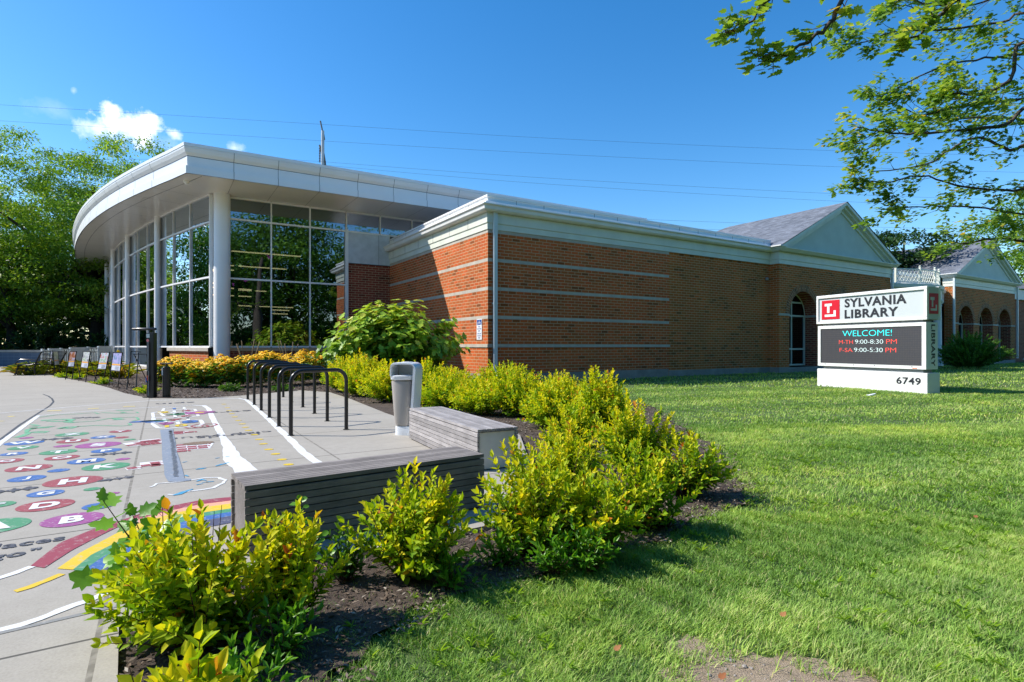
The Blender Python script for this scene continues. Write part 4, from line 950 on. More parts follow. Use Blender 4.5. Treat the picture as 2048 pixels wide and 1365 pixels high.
WG1 = wood_mat('weathered_wood_dark', (.17, .155, .14), (.36, .32, .30)); WG2 = wood_mat('weathered_wood_silver', (.23, .215, .21), (.48, .45, .44))
WHP = simple('white_end_panel', (.66, .66, .64), .6, 0, .1, 6)
def wbench(loc, ang, L, Wd, H, mat, label, endm):
    r = empty('bench', loc, rad(ang), label=label, cat='bench', group='slatted wooden bench blocks at the plaza edge')
    def rnd_attr(o, per=8):
        n = len(o.data.vertices); a = o.data.attributes.new('rnd', 'FLOAT', 'POINT'); v = np.repeat(RNG.random(n // per + 1), per)[:n]; a.data.foreach_set('value', v.astype(np.float32))
    tp = MB(); n = 9; w = Wd / n
    for k in range(n): tp.box(0 + random.uniform(0, .004), L - random.uniform(0, .004), k * w + .003, (k + 1) * w - .003, H - .026, H)
    rnd_attr(tp.build('top_slats', mat, r))
    for nm, y0_, y1_ in (('front_slats', -.001, .022), ('rear_slats', Wd - .022, Wd + .001)):
        q = MB(); n = 8; hh = (H - .03 - .015) / n
        for k in range(n): q.box(random.uniform(0, .003), L - random.uniform(0, .003), y0_, y1_, .015 + k * hh, .015 + (k + 1) * hh - .006)
        rnd_attr(q.build(nm, mat, r))
    c = MB(); c.box(.03, L - .03, .026, Wd - .026, .0, H - .03); c.build('core', SEAM, r)
    for x in (.018, L - .034): e = MB(); e.box(x, x + .016, .03, Wd - .03, .012, H - .034); e.build('end_panel', endm, r)
    return r
wbench((-1.527, 3.22, 0), 36.3, 1.64, .42, .40, WG1, 'long dark weathered slatted bench nearest the viewer, partly behind yellow shrubs', WG1)
wbench((.06, 5.60, 0), 117.6, 2.16, .44, .40, WG2, 'silver grey slatted bench beside the white litter bin with white end panel', WHP)

# ------------------------------------------------------------------ litter bin
bn = empty('litter_bin', (-1.43, 7.70, 0), rad(-8), label='white and taupe hooded litter bin standing on the concrete near the bench', cat='bin')
BW = simple('bin_white', (.78, .80, .82), .3, 0, .03, 2); BT_ = simple('bin_taupe', (.40, .365, .33), .45, 0, .04, 2)
def superell(cx_, a, bb, z, n=28, p=3.2):
    o = []
    for k in range(n):
        t_ = 2 * math.pi * k / n; c, s = math.cos(t_), math.sin(t_)
        o.append((cx_ + a * math.copysign(abs(c) ** (2 / p), c), bb * math.copysign(abs(s) ** (2 / p), s), z))
    return o
def loft(mb, rings, caps=True):
    b0 = len(mb.v); n = len(rings[0])
    for r in rings: mb.v += r
    for i in range(len(rings) - 1):
        for k in range(n): a = b0 + i * n + k; c = b0 + i * n + (k + 1) % n; mb.f.append((a, c, c + n, a + n))
    if caps: mb.f.append(tuple(b0 + k for k in reversed(range(n)))); e = b0 + (len(rings) - 1) * n; mb.f.append(tuple(e + k for k in range(n)))
mb = MB(); loft(mb, [superell(-.04, .105, .12, .13), superell(-.045, .115, .13, .18), superell(-.055, .145, .155, .72), superell(-.055, .143, .153, .73)]); mb.build('body', BT_, bn, smooth=True, angle=50)
mb = MB(); loft(mb, [superell(-.052, .148, .16, .745), superell(-.052, .155, .168, .755), superell(-.052, .157, .17, .80), superell(-.052, .14, .15, .81)]); mb.build('rim', BW, bn, smooth=True, angle=50)
mb = MB(); loft(mb, [superell(-.01, .14, .125, .0), superell(-.01, .14, .125, .05), superell(-.03, .12, .115, .12)]); mb.build('foot', BW, bn, smooth=True, angle=50)
pth = [(.11, .0), (.135, .3), (.165, .75), (.172, .88)] + [(.172 - .09 + .09 * math.cos(a), .89 + .09 * math.sin(a)) for a in np.linspace(.15, math.pi / 2, 7)] + [(0, .982), (-.10, .98)] + [(-.12 + .075 * math.cos(a), .905 + .075 * math.sin(a)) for a in np.linspace(math.pi / 2, math.pi, 6)] + [(-.197, .85), (-.197, .80)]
mb = MB(); rings = []
for i, (x, z) in enumerate(pth):
    d = Vector(pth[min(i + 1, len(pth) - 1)]) - Vector(pth[max(i - 1, 0)]); d.normalize(); nn = Vector((-d.y, d.x)); th = .045 if i < 5 else .03; hw = .165
    if i > len(pth) - 5: hw = .155
    ring = []
    for (o_, y_) in ((0, -hw + .02), (.006, -hw), (th - .006, -hw), (th, -hw + .02), (th, hw - .02), (th - .006, hw), (.006, hw), (0, hw - .02)): ring.append((x + nn.x * (o_ - .0), y_, z + nn.y * o_))
    rings.append(ring)
loft(mb, rings); mb.build('hood', BW, bn, smooth=True, angle=50)
mb = MB(); mb.box(-.18, .15, .135, .150, .79, .96); mb.build('hood_back', BW, bn, bevel=.01)
mb = MB(); mb.lathe((-.0, 0, .984), [(.07, 0), (.07, .004), (.06, .006)], 20); mb.build('ash_cap', simple('bin_cap', (.7, .72, .73), .3), bn)

# ------------------------------------------------------------------ bicycle racks
def rack():
    r = empty('bike_rack', (0, 0, 0)); L = .80; H = .865; R = .16; m_ = MB()
    pts = [(0, 0, 0), (0, 0, H - R)] + [(R - R * math.cos(a), 0, H - R + R * math.sin(a)) for a in np.linspace(.2, math.pi / 2, 7)] + [(L - R + R * math.sin(a), 0, H - R + R * math.cos(a)) for a in np.linspace(0, math.pi / 2 - .2, 7)] + [(L, 0, H - R), (L, 0, 0)]
    m_.tube(pts, .027, 12); m_.build('hoop', BLACK, r, smooth=True, angle=60)
    for x in (0, L): f = MB(); f.lathe((x, 0, .0), [(.045, 0), (.045, .006), (.03, .008)], 14); f.build('foot_flange', BLACK, r)
    return r
rp = [((581.8, 871.7), (689.4, 860)), ((557.9, 853.4), (657.3, 842.4)), ((538.9, 835.8), (630.5, 827.5)), ((522.5, 821.2), (607.7, 814.6)), ((508.5, 810.2), (588.7, 804)), ((495.6, 799.2), (571.1, 794.5))]
rl = ['black hoop bike rack nearest the viewer, first of six', 'second black hoop bike rack counted from the litter bin', 'third black hoop bike rack counted from the litter bin', 'fourth black hoop bike rack, third before the flower bed', 'fifth black hoop bike rack, next to last before the flower bed', 'farthest black hoop bike rack, closest to the flower bed']
proto = rack()
for i, (a, b_) in enumerate(rp):
    o = proto if i == 0 else tree_copy(proto); p, q = G(*a), G(*b_); o.location = p; o.rotation_euler = (0, 0, math.atan2(q.y - p.y, q.x - p.x))
    tag(o, rl[i], 'bike rack', 'black hoop bike racks in a row')

# ------------------------------------------------------------------ bicycle repair stand and pump
p = G(303, 795.5); rs = empty('repair_stand', p, rad(-6), label='tall black bicycle repair stand with hanging tools beside the flower bed', cat='repair stand')
mb = MB(); mb.box(-.09, .09, -.05, .07, .0, 1.52); mb.build('post', BLACK, rs, bevel=.012)
mb = MB(); mb.box(-.055, .0, -.062, -.051, .12, 1.30); mb.build('post_recess', simple('recess_black', (.006, .006, .006), .6), rs)
mb = MB(); mb.box(-.15, .12, -.10, .12, 0, .012); mb.build('base_plate', BLACK, rs)
mb = MB(); mb.tube([(-.40, 0, 1.60), (-.36, 0, 1.605), (.10, 0, 1.605), (.115, 0, 1.60)], [.025, .03, .03, .022], 10); mb.tube([(-.48, 0, 1.60), (-.39, 0, 1.60)], .03, 8); mb.box(-.05, -.02, -.02, .02, 1.5, 1.6); mb.box(.04, .07, -.02, .02, 1.5, 1.6); mb.build('hanger_arm', BLACK, rs, smooth=True)
mb = MB(); mb.box(-.085, -.005, -.058, -.051, 1.40, 1.49); mb.build('label_plate', simple('label_grey', (.45, .52, .52), .4), rs)
mb = MB(); mb.poly([(-.052 + .035 * math.cos(a), -.056, 1.335 + .035 * math.sin(a)) for a in np.linspace(0, 2 * math.pi, 17)[:-1]]); mb.build('round_sticker', simple('sticker_pink', (.6, .18, .18), .5), rs)
mb = MB()
for x in (-.045, -.03, -.015): mb.tube([(x, -.075, 1.30), (x + .005, -.085, .9), (x - .005, -.08, .62)], .0035, 5)
mb.tube([(-.01, -.08, .62), (.0, -.10, .3), (.02, -.13, .05)], .004, 5); mb.build('tool_cables', STEEL, rs)
mb = MB(); mb.tube([(-.03, -.085, .40), (-.03, -.085, .52)], .016, 8); mb.build('screwdriver', simple('tool_red', (.5, .07, .03), .4), rs)
mb = MB(); mb.tube([(-.065, -.085, .36), (-.065, -.085, .47)], .013, 8); mb.build('screwdriver', simple('tool_blue', (.02, .12, .45), .4), rs)
p = G(333, 794.5); ps = empty('bicycle_pump', p, 0, label='short black floor pump with T handle beside the repair stand', cat='pump')
mb = MB(); mb.lathe((0, 0, 0), [(.12, 0), (.12, .012), (.085, .014), (.083, .70), (.07, .715)], 24); mb.build('barrel', BLACK, ps, smooth=True)
mb = MB(); mb.tube([(0, 0, .70), (0, 0, .78)], .02, 8); mb.tube([(-.15, 0, .79), (.15, 0, .79)], .018, 8); mb.build('handle', BLACK, ps, smooth=True)
mb = MB(); mb.box(-.06, -.03, -.092, -.084, .52, .69); mb.build('gauge_label', simple('label_pale', (.5, .55, .58), .4), ps)
mb = MB(); mb.tube([(-.03, -.03, .70), (-.12, -.05, .66), (-.17, -.04, .5), (-.2, -.03, .3)], .007, 6); mb.build('hose', BLACK, ps, smooth=True)

# ------------------------------------------------------------------ poster easels
def poster_face(mb_m, w, h): pass
def easel(bl, br_, tl, tr_, pb, image_cols, label, blank=False):
    """legs' feet in the picture (bl, br_) put it on the ground; poster corners give size and lean"""
    A, B = G(*bl), G(*br_); w = (B - A).length; Y = (A.y + B.y) / 2
    h = (bl[1] - tl[1]) * A.y / FPX; lean = (tl[0] - bl[0]) * A.y / FPX; ph = (pb - tl[1]) * A.y / FPX
    e = empty('poster_easel', A, math.atan2(B.y - A.y, B.x - A.x), label=label, cat='easel', group='poster easels along the planting bed')
    top = lambda x, f: Vector((x + lean * f, 0.10 * f, h * f))
    m_ = MB(); m_.bar(top(0, 0), top(0, 1), .022); m_.bar(top(w, 0), top(w, 1), .022); m_.bar(top(0, 1), top(w, 1), .022); m_.bar(top(w * .5, .97) + Vector((0, .02, 0)), Vector((w * .5, .42, 0)), .018)
    f1 = 1 - ph / h; m_.bar(top(0, f1), top(w, f1), .022); m_.bar(top(0, .12), top(w, .12), .016); m_.build('frame', BLACK, e)
    def quad(x0, x1, g0, g1, o, mat, nm, par):
        q = MB(); q.poly([top(x0 * w, f1 + (1 - f1) * g0) + Vector((0, -o, 0)), top(x1 * w, f1 + (1 - f1) * g0) + Vector((0, -o, 0)), top(x1 * w, f1 + (1 - f1) * g1) + Vector((0, -o, 0)), top(x0 * w, f1 + (1 - f1) * g1) + Vector((0, -o, 0))]); return q.build(nm, mat, par)
    q = MB(); q.poly([top(.02, f1 + .01), top(w - .02, f1 + .01), top(w - .02, .99), top(.02, .99)]); pst = q.build('poster', simple('poster_paper', (.66, .68, .78), .35, 0, .05, 8), e)
    quad(.06, .94, .40, .97, .006, image_cols, 'poster_picture', pst); quad(.06, .94, .30, .37, .008, PO, 'poster_band', pst)
    q = MB()
    for k in range(4): z = .22 - k * .05; q.poly([top(xx * w, f1 + (1 - f1) * zz) + Vector((0, -.008, 0)) for xx, zz in ((.42, z), (.85, z), (.85, z + .02), (.42, z + .02))])
    q.build('poster_text', simple('poster_grey', (.35, .37, .42), .6), pst)
    return e
PO = simple('poster_orange', (.85, .38, .05), .5)
def picmat(name, a, b_, c):
    m, nt, b = new_mat(name); v = coords(nt); n = noise(nt, v, 7, 3); cc = ramp(nt, n, [(.35, a), (.5, b_), (.65, c)]); lk(nt, cc, b.inputs['Base Color']); b.inputs['Roughness'].default_value = .3; return m
PM = [picmat('picture_blue', (.35, .45, .65), (.7, .75, .85), (.4, .3, .3)), picmat('picture_green', (.15, .35, .08), (.6, .65, .3), (.65, .75, .85)), picmat('picture_russet', (.3, .08, .03), (.45, .2, .1), (.45, .5, .7)),
      picmat('picture_bird', (.10, .10, .12), (.7, .72, .75), (.2, .35, .1)), picmat('picture_pale', (.55, .2, .15), (.6, .68, .8), (.25, .4, .12)), picmat('picture_lilac', (.10, .25, .35), (.42, .40, .70), (.45, .42, .72))]
easel((97, 746), (99.6, 748), (97.2, 701.5), (101, 701.8), 728, PM[0], 'poster easel seen edge on, closest to the iron bench')
easel((111, 753), (120.4, 750.8), (117.4, 703.3), (127.4, 703.9), 731, PM[1], 'easel with yellow-green picture, second from the iron bench')
easel((130.9, 759.6), (143.8, 760), (135.6, 703.3), (149.7, 704), 733.5, PM[2], 'upright easel with russet brown picture poster')
easel((157.3, 762.5), (171, 765), (167.9, 703.3), (183.7, 703.9), 735, PM[3], 'leaning easel with picture of a bird and green leaves')
easel((188.4, 766), (205.4, 767.2), (202.4, 705), (217.7, 707.4), 738, PM[4], 'leaning easel with pale blue picture beside the lilac one')
easel((217.7, 772.5), (235.8, 775.4), (221.8, 705.6), (239.4, 706.8), 741, PM[5], 'upright easel with lilac picture, next to the empty frame')
p = G(262, 780); ef = empty('empty_easel', p, rad(5), label='empty black A-frame easel without a poster beside the repair stand', cat='easel')
mb = MB()
for a, b_ in (((-.11, 0, 0), (-.05, .1, 1.06)), ((.14, -.02, 0), (.14, .1, 1.02)), ((-.05, .1, 1.06), (.20, .12, 1.04)), ((0.02, .1, .98), (.36, .1, .98)), ((.36, .1, .98), (.56, -.1, .0)), ((.02, .1, .98), (.34, .35, 0)), ((.0, .1, .98), (.14, .1, .98))): mb.bar(a, b_, .02)
mb.build('frame', BLACK, ef)

# ------------------------------------------------------------------ iron bench, memorial wall, fence
ib = empty('iron_bench', G(30, 751.5), rad(8), label='black cast iron park bench with scrolled arms near the memorial wall', cat='bench')
Dp = .86; Lb = 1.6; IR = simple('cast_iron', (.022, .022, .024), .3, .4, .2, 6)
def endframe(yy):
    q = MB()
    q.tube([(-.02, yy, 0), (.04, yy, .12), (.10, yy, .28), (.10, yy, .44)], [.03, .028, .03, .03], 8)
    q.tube([(Dp - .12, yy, .05), (Dp - .14, yy, .3), (Dp - .10, yy, .5), (Dp + .03, yy, .78), (Dp + .13, yy, .98)], .028, 8)
    q.tube([(-.01, yy, .44), (.1, yy, .42), (.5, yy, .42), (Dp - .12, yy, .46)], .03, 8)
    q.tube([(.02, yy, .47), (.10, yy, .60), (.2, yy, .66), (.6, yy, .65), (Dp - .04, yy, .62)], .018, 8)
    q.tube([(.10, yy, .15), (.25, yy, .27), (.45, yy, .30), (Dp - .13, yy, .27)], .013, 6); q.tube([(.06, yy, .06), (.2, yy, .18), (.42, yy, .22), (Dp - .13, yy, .20)], .013, 6)
    q.lathe((.42, yy, .16), [(.01, 0), (.06, .05), (.05, .09), (.01, .13)], 8); q.box(-.06, .06, yy - .03, yy + .03, 0, .02)
    q.build('end_frame', IR, ib, smooth=True)
for yy in (0, Lb): endframe(yy)
mb = MB()
for k in range(10): x = .02 + k * .075; mb.box(x, x + .04, .02, Lb - .02, .44, .46)
mb.tube([(0, 0, .45), (0, Lb, .45)], .03, 8); mb.build('seat', IR, ib)
mb = MB()
for k in range(9): f = k / 8; mb.box(Dp - .09 + f * .2, Dp - .07 + f * .2, .02, Lb - .02, .50 + f * .46, .53 + f * .46)
mb.build('backrest', IR, ib)
m, nt, b = new_mat('slate_tiles'); t_ = nt.nodes.new('ShaderNodeTexCoord'); mp = nt.nodes.new('ShaderNodeMapping'); mp.inputs['Rotation'].default_value = (rad(90), 0, 0); lk(nt, t_.outputs['Object'], mp.inputs[0])
br = nt.nodes.new('ShaderNodeTexBrick'); lk(nt, mp.outputs[0], br.inputs['Vector']); br.offset = 0; br.inputs['Scale'].default_value = 1; br.inputs['Brick Width'].default_value = .36; br.inputs['Row Height'].default_value = .19; br.inputs['Mortar Size'].default_value = .008
br.inputs['Color1'].default_value = (.12, .165, .23, 1); br.inputs['Color2'].default_value = (.09, .13, .19, 1); br.inputs['Mortar'].default_value = (.2, .25, .3, 1); lk(nt, br.outputs[0], b.inputs['Base Color']); b.inputs['Roughness'].default_value = .5; SLATE = m
mw = empty('memorial_wall', (-50, 34.2, 0), 0, label='low blue grey tiled memorial wall with stone cap behind the iron bench', cat='wall')
mb = MB(); mb.box(0, 22.4, 0, .4, -.05, .84); mb.build('tile_face', SLATE, mw); mb = MB(); mb.box(-.04, 22.44, -.05, .45, .84, .97); mb.build('stone_cap', STONE, mw)
FW = simple('vinyl_fence', (.80, .84, .82), .5, 0, .05, 3)
fa = PD(86, 700, 31); fb = PD(223, 694, 35); dv = (fb - fa); Lf = Vector((dv.x, dv.y)).length
fn = empty('vinyl_fence', (fa.x, fa.y, 0), math.atan2(dv.y, dv.x), label='grey white vinyl fence of solid and picket panels behind the poster easels', cat='fence')
segs = [('p', 0, .09), ('s', .09, .245), ('p', .245, .38), ('s', .38, .64), ('p', .64, .80), ('s', .80, 1.0)]
for k, (ty, a, b_) in enumerate(segs):
    x0, x1 = a * Lf, b_ * Lf; zt = 1.0 + .18 * (a + b_) / 2; q = MB()
    if ty == 's': q.box(x0 + .02, x1 - .02, 0, .04, .02, zt + .05); q.build('solid_panel', FW, fn)
    else:
        q.box(x0, x1, 0, .05, zt - .06, zt); q.box(x0, x1, 0, .05, zt - .26, zt - .20); q.box(x0, x1, 0, .05, .05, .12)
        x = x0
        while x < x1 - .03: q.box(x, x + .045, .005, .045, .05, zt - .03); x += .115
        q.build('picket_panel', FW, fn)
for a in (0, .09, .245, .38, .64, .80, 1.0):
    q = MB(); x = a * Lf; z = 1.06 + .18 * a; q.box(x - .06, x + .06, -.03, .09, 0, z); q.build('fence_post', FW, fn)

# ------------------------------------------------------------------ utility pole and power lines
pb = PD(645.5, 335, 75); pt = PD(644.5, 262, 75)
up_ = empty('utility_pole', (pb.x, pb.y, 0), 0, label='tall steel utility pole with arms and insulators rising behind the roof', cat='utility pole')
PS = simple('pole_steel', (.42, .46, .50), .5, .2, .08, .5)
ztp = pt.z
mb = MB(); mb.lathe((0, 0, 0), [(.42, 0), (.20, ztp)], 14); mb.build('pole', PS, up_, smooth=True)
for pts, r in (([(-.02, 0, ztp - .2), (-.15, 0, ztp + .5), (-.32, 0, ztp + 1.3)], .10), ([(.1, 0, ztp - .3), (.25, 0, ztp - 1.2)], .08), ([(-.1, 0, ztp - 3.1), (-.3, 0, ztp - 2.4), (-.42, 0, ztp - 1.9)], .12), ([(.12, 0, ztp - 2.9), (.28, 0, ztp - 3.8), (.38, 0, ztp - 4.6)], .09)):
    mb = MB(); mb.tube(pts, r, 8); mb.build('arm', simple('arm_steel', (.14, .15, .16), .6), up_, smooth=True)
for x, z in ((-.40, ztp - 2.3), (.32, ztp - 4.0)):
    mb = MB(); prof = []
    for k in range(9): zz = -k * .22; prof += [(.05, zz), (.14, zz - .08), (.05, zz - .14)]
    mb.lathe((x, 0, z), prof[::-1], 8); mb.build('insulator', simple('insulator', (.05, .05, .06), .4), up_)
WIRE = simple('wire', (.10, .14, .20), .5)
wires = [[(-200, 199), (0, 210), (640, 249), (1100, 277), (1700, 303), (2300, 318)], [(-200, 232), (0, 242), (640, 282), (1100, 308), (1700, 335), (2300, 352)], [(-200, 309), (0, 318), (320, 319)], [(560, 319), (645, 324), (1100, 357), (1740, 391), (2300, 408)], [(600, 324), (650, 331), (1100, 369), (1740, 406), (2300, 422)],
         [(1200, 434), (1360, 442), (1800, 456), (2300, 462)], [(1250, 452), (1500, 462), (1800, 467), (2300, 473)]]
wlab = ['highest power line crossing the whole sky', 'second power line below the highest one', 'short power line seen above the trees at the left', 'power line leaving the utility pole, upper of the pair', 'power line leaving the utility pole, lower of the pair', 'upper of two low power lines near the shingled gables', 'lowest power line near the shingled gables']
for k, (w_, lb) in enumerate(zip(wires, wlab)):
    q = MB(); P = [PD(u, v, 74 + .004 * k) for u, v in w_]; Q = []
    for i in range(len(P) - 1):
        for j in range(6):
            t_ = j / 6; p0 = P[max(i - 1, 0)]; p1 = P[i]; p2 = P[i + 1]; p3 = P[min(i + 2, len(P) - 1)]
            Q.append(.5 * ((2 * p1) + (p2 - p0) * t_ + (2 * p0 - 5 * p1 + 4 * p2 - p3) * t_ ** 2 + (-p0 + 3 * p1 - 3 * p2 + p3) * t_ ** 3))
    Q.append(P[-1]); q.tube(Q, .014, 4); tag(q.build('power_line', WIRE), lb, 'power line', 'power lines crossing the sky')

# ================================================================== vegetation
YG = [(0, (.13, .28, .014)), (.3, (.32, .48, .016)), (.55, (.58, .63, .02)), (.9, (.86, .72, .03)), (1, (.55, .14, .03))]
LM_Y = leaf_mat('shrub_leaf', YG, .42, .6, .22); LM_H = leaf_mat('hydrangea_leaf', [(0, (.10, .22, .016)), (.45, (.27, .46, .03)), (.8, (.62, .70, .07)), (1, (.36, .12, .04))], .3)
LM_G = leaf_mat('green_leaf', [(0, (.05, .14, .016)), (.6, (.13, .29, .03)), (1, (.24, .42, .05))], .3)
LM_M = leaf_mat('maple_leaf', [(0, (.10, .22, .035)), (.55, (.23, .38, .06)), (.9, (.48, .54, .10)), (1, (.60, .42, .08))], .5)
LM_L = leaf_mat('locust_leaf', [(0, (.08, .18, .022)), (.55, (.20, .37, .04)), (1, (.44, .54, .065))], .45)
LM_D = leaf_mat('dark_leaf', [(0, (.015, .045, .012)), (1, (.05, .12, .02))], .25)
LM_B = leaf_mat('big_green_leaf', [(0, (.10, .28, .02)), (1, (.24, .50, .05))], .4, .35)
LM_HO = leaf_mat('hosta_leaf', [(0, (.03, .09, .05)), (1, (.10, .20, .10))], .15)
LM_DL = leaf_mat('daylily_blade', [(0, (.09, .18, .02)), (.7, (.30, .34, .03)), (1, (.50, .28, .03))], .35)
PETAL = leaf_mat('yellow_petal', [(0, (.95, .50, .01)), (1, (1.0, .70, .02))], .25, .6); FCEN = simple('flower_centre', (.03, .015, .01), .8)
BARK = simple('bark', (.085, .065, .05), .9, 0, .35, 6, .6); BARKD = simple('bark_dark', (.035, .028, .022), .9, 0, .35, 4, .6); TWIG = simple('twig', (.10, .045, .03), .8, 0, .3, 20)
def shrub(name, c, rx, ry, h, ns, ll, mat, label, cat='shrub', group=None, tpl='lance', lw=.50, red=.06, spacing=.46, stem=True, seed=None, lean=(0, 0), bare=.22, tone=0., jag=.20, flatl=False):
    rg_ = np.random.default_rng(seed if seed is not None else int(abs(c[0] * 977 + c[1] * 131)) % 99991)
    root = empty(name, (c[0], c[1], -.03), 0, label=label, cat=cat, group=group)
    P = []; D = []; N = []; Rn = []; LL = []; st = MB()
    a = rg_.random(ns) * 2 * math.pi; q = np.sqrt(rg_.random(ns)); lump = 1 + .16 * np.sin(3 * a + rg_.random() * 6) + .12 * np.sin(5 * a + rg_.random() * 6)
    for i in range(ns):
        ex = math.cos(a[i]) * q[i] * rx * lump[i] + lean[0] * h; ey = math.sin(a[i]) * q[i] * ry * lump[i] + lean[1] * h
        ez = h * (1 - .55 * q[i] ** 2.4) * (1 - jag + 2 * jag * rg_.random() ** 1.5 * (1.0 if rg_.random() < .9 else 1.25))
        if rg_.random() < .35: ez *= .35 + .6 * rg_.random()
        p0 = np.array([ex * .22, ey * .22, 0]); p2 = np.array([ex, ey, max(ez, .08 * h)]); p1 = np.array([ex * .55, ey * .55, ez * .62])
        n = max(3, int(np.linalg.norm(p2 - p0) * (1 - bare) / (ll * spacing))); tone_i = tone + rg_.normal(0, .16)
        ts = np.linspace(bare, 1, n); phi = rg_.random() * 6.28
        if stem and (i % 2 == 0 or ns < 120): st.tube([tuple(p0), tuple(p0 * .25 + p1 * .5 + p2 * .25 - np.array([0, 0, 0])), tuple(p2)], [max(.0035, h * .009), .0025, .0012], 4, False)
        for j, t in enumerate(ts):
            pos = (1 - t) ** 2 * p0 + 2 * t * (1 - t) * p1 + t * t * p2; tan = 2 * (1 - t) * (p1 - p0) + 2 * t * (p2 - p1); tan /= np.linalg.norm(tan) + 1e-9
            sd_ = np.cross(tan, [0.2, 0.1, 1]); sd_ /= np.linalg.norm(sd_) + 1e-9; u2 = np.cross(sd_, tan)
            for k in (0, 1):
                ph = phi + j * 1.57 + k * math.pi; o = math.cos(ph) * sd_ + math.sin(ph) * u2
                open_ = 1.15 - .50 * t if j < n - 1 else .35
                d = tan * (1 - .45 * open_) + o * open_ + np.array([0, 0, .12]) + rg_.normal(0, .12, 3)
                if flatl: d = o * .9 + tan * .25 + np.array([0, 0, -.25]) + rg_.normal(0, .15, 3)
                P.append(pos); D.append(d); N.append(tan * (1 if not flatl else .3) + np.array([0, -.25 if flatl else 0, .4 if not flatl else 1.0]) + rg_.normal(0, .3, 3)); LL.append(ll * (1.05 - .35 * t * rg_.random()) * rg_.uniform(.7, 1.15))
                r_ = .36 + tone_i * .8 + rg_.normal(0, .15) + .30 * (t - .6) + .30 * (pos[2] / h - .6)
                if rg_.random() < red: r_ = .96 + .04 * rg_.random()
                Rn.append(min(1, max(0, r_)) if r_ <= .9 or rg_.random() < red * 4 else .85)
    LL = np.array(LL)
    leaf_obj('foliage', tpl, P, D, N, LL, LL * lw, np.array(Rn), mat, root)
    if stem:
        for _ in range(max(2, ns // 22)):
            a_ = rg_.random() * 6.28; q_ = rg_.random() ** .5; x_, y_ = math.cos(a_) * q_ * rx, math.sin(a_) * q_ * ry; z_ = h * rg_.uniform(.75, 1.12); st.tube([(x_ * .2, y_ * .2, 0), (x_ * .7, y_ * .7, z_ * .55), (x_, y_, z_)], [h * .008, .003, .001], 4, False)
        st.build('stems', TWIG, root)
    return root
GY = 'yellow green shrubs along the plaza edge'
g = lambda u, v: tuple(G(u, v).xy)
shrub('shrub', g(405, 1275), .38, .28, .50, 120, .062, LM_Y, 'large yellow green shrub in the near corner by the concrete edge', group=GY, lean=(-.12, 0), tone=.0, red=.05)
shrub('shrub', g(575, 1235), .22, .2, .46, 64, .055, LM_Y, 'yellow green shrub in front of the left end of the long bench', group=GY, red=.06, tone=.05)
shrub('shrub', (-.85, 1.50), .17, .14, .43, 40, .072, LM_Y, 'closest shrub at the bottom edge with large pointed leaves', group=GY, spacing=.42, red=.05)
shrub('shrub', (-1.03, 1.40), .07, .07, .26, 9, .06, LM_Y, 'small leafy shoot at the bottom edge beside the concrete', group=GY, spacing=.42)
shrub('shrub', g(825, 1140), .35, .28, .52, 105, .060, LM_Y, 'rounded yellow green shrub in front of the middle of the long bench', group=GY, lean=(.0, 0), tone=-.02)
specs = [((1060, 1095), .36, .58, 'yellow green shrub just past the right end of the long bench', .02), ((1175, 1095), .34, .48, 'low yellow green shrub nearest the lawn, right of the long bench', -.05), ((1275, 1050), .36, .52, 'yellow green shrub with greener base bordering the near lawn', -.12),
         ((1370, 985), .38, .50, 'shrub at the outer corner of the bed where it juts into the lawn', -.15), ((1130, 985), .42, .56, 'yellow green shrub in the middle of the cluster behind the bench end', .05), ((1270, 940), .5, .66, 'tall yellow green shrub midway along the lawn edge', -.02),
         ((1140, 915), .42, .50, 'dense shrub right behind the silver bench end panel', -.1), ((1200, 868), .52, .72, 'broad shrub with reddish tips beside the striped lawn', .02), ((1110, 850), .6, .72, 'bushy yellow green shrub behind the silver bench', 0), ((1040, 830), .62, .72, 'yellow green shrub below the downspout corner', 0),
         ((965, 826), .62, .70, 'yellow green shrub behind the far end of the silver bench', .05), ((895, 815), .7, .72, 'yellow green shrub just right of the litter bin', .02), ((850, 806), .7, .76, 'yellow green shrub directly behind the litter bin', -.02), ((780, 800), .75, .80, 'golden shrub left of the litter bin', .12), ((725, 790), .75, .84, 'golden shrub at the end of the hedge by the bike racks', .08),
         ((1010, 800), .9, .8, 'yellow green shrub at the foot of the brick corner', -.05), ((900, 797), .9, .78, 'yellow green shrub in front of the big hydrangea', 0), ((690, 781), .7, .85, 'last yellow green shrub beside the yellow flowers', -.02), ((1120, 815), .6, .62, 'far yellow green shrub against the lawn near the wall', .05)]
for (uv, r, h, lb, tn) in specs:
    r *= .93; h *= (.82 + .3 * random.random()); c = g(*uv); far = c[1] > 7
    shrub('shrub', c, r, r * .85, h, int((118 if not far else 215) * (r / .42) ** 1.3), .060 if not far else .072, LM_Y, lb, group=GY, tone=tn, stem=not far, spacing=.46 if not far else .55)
shrub('oakleaf_hydrangea', (-3.75, 17.7), 2.15, 1.5, 2.45, 420, .23, LM_H, 'big oakleaf hydrangea bush against the sunlit brick side wall', tpl='lobed', lw=.85, red=.05, spacing=.62, stem=True, bare=.25, jag=.12, flatl=True)
shrub('oakleaf_hydrangea', (-6.0, 20.3), .9, .8, 1.9, 60, .19, LM_H, 'smaller hydrangea in shade below the glass wall', tpl='lobed', lw=.85, red=.02, spacing=.7, tone=-.3, flatl=True)
shrub('dark_shrub', (25.3, 31.2), 1.8, 1.2, 1.75, 420, .12, LM_G, 'dark green bush beside the sign in front of the second gable', tone=-.1, stem=False, red=0)
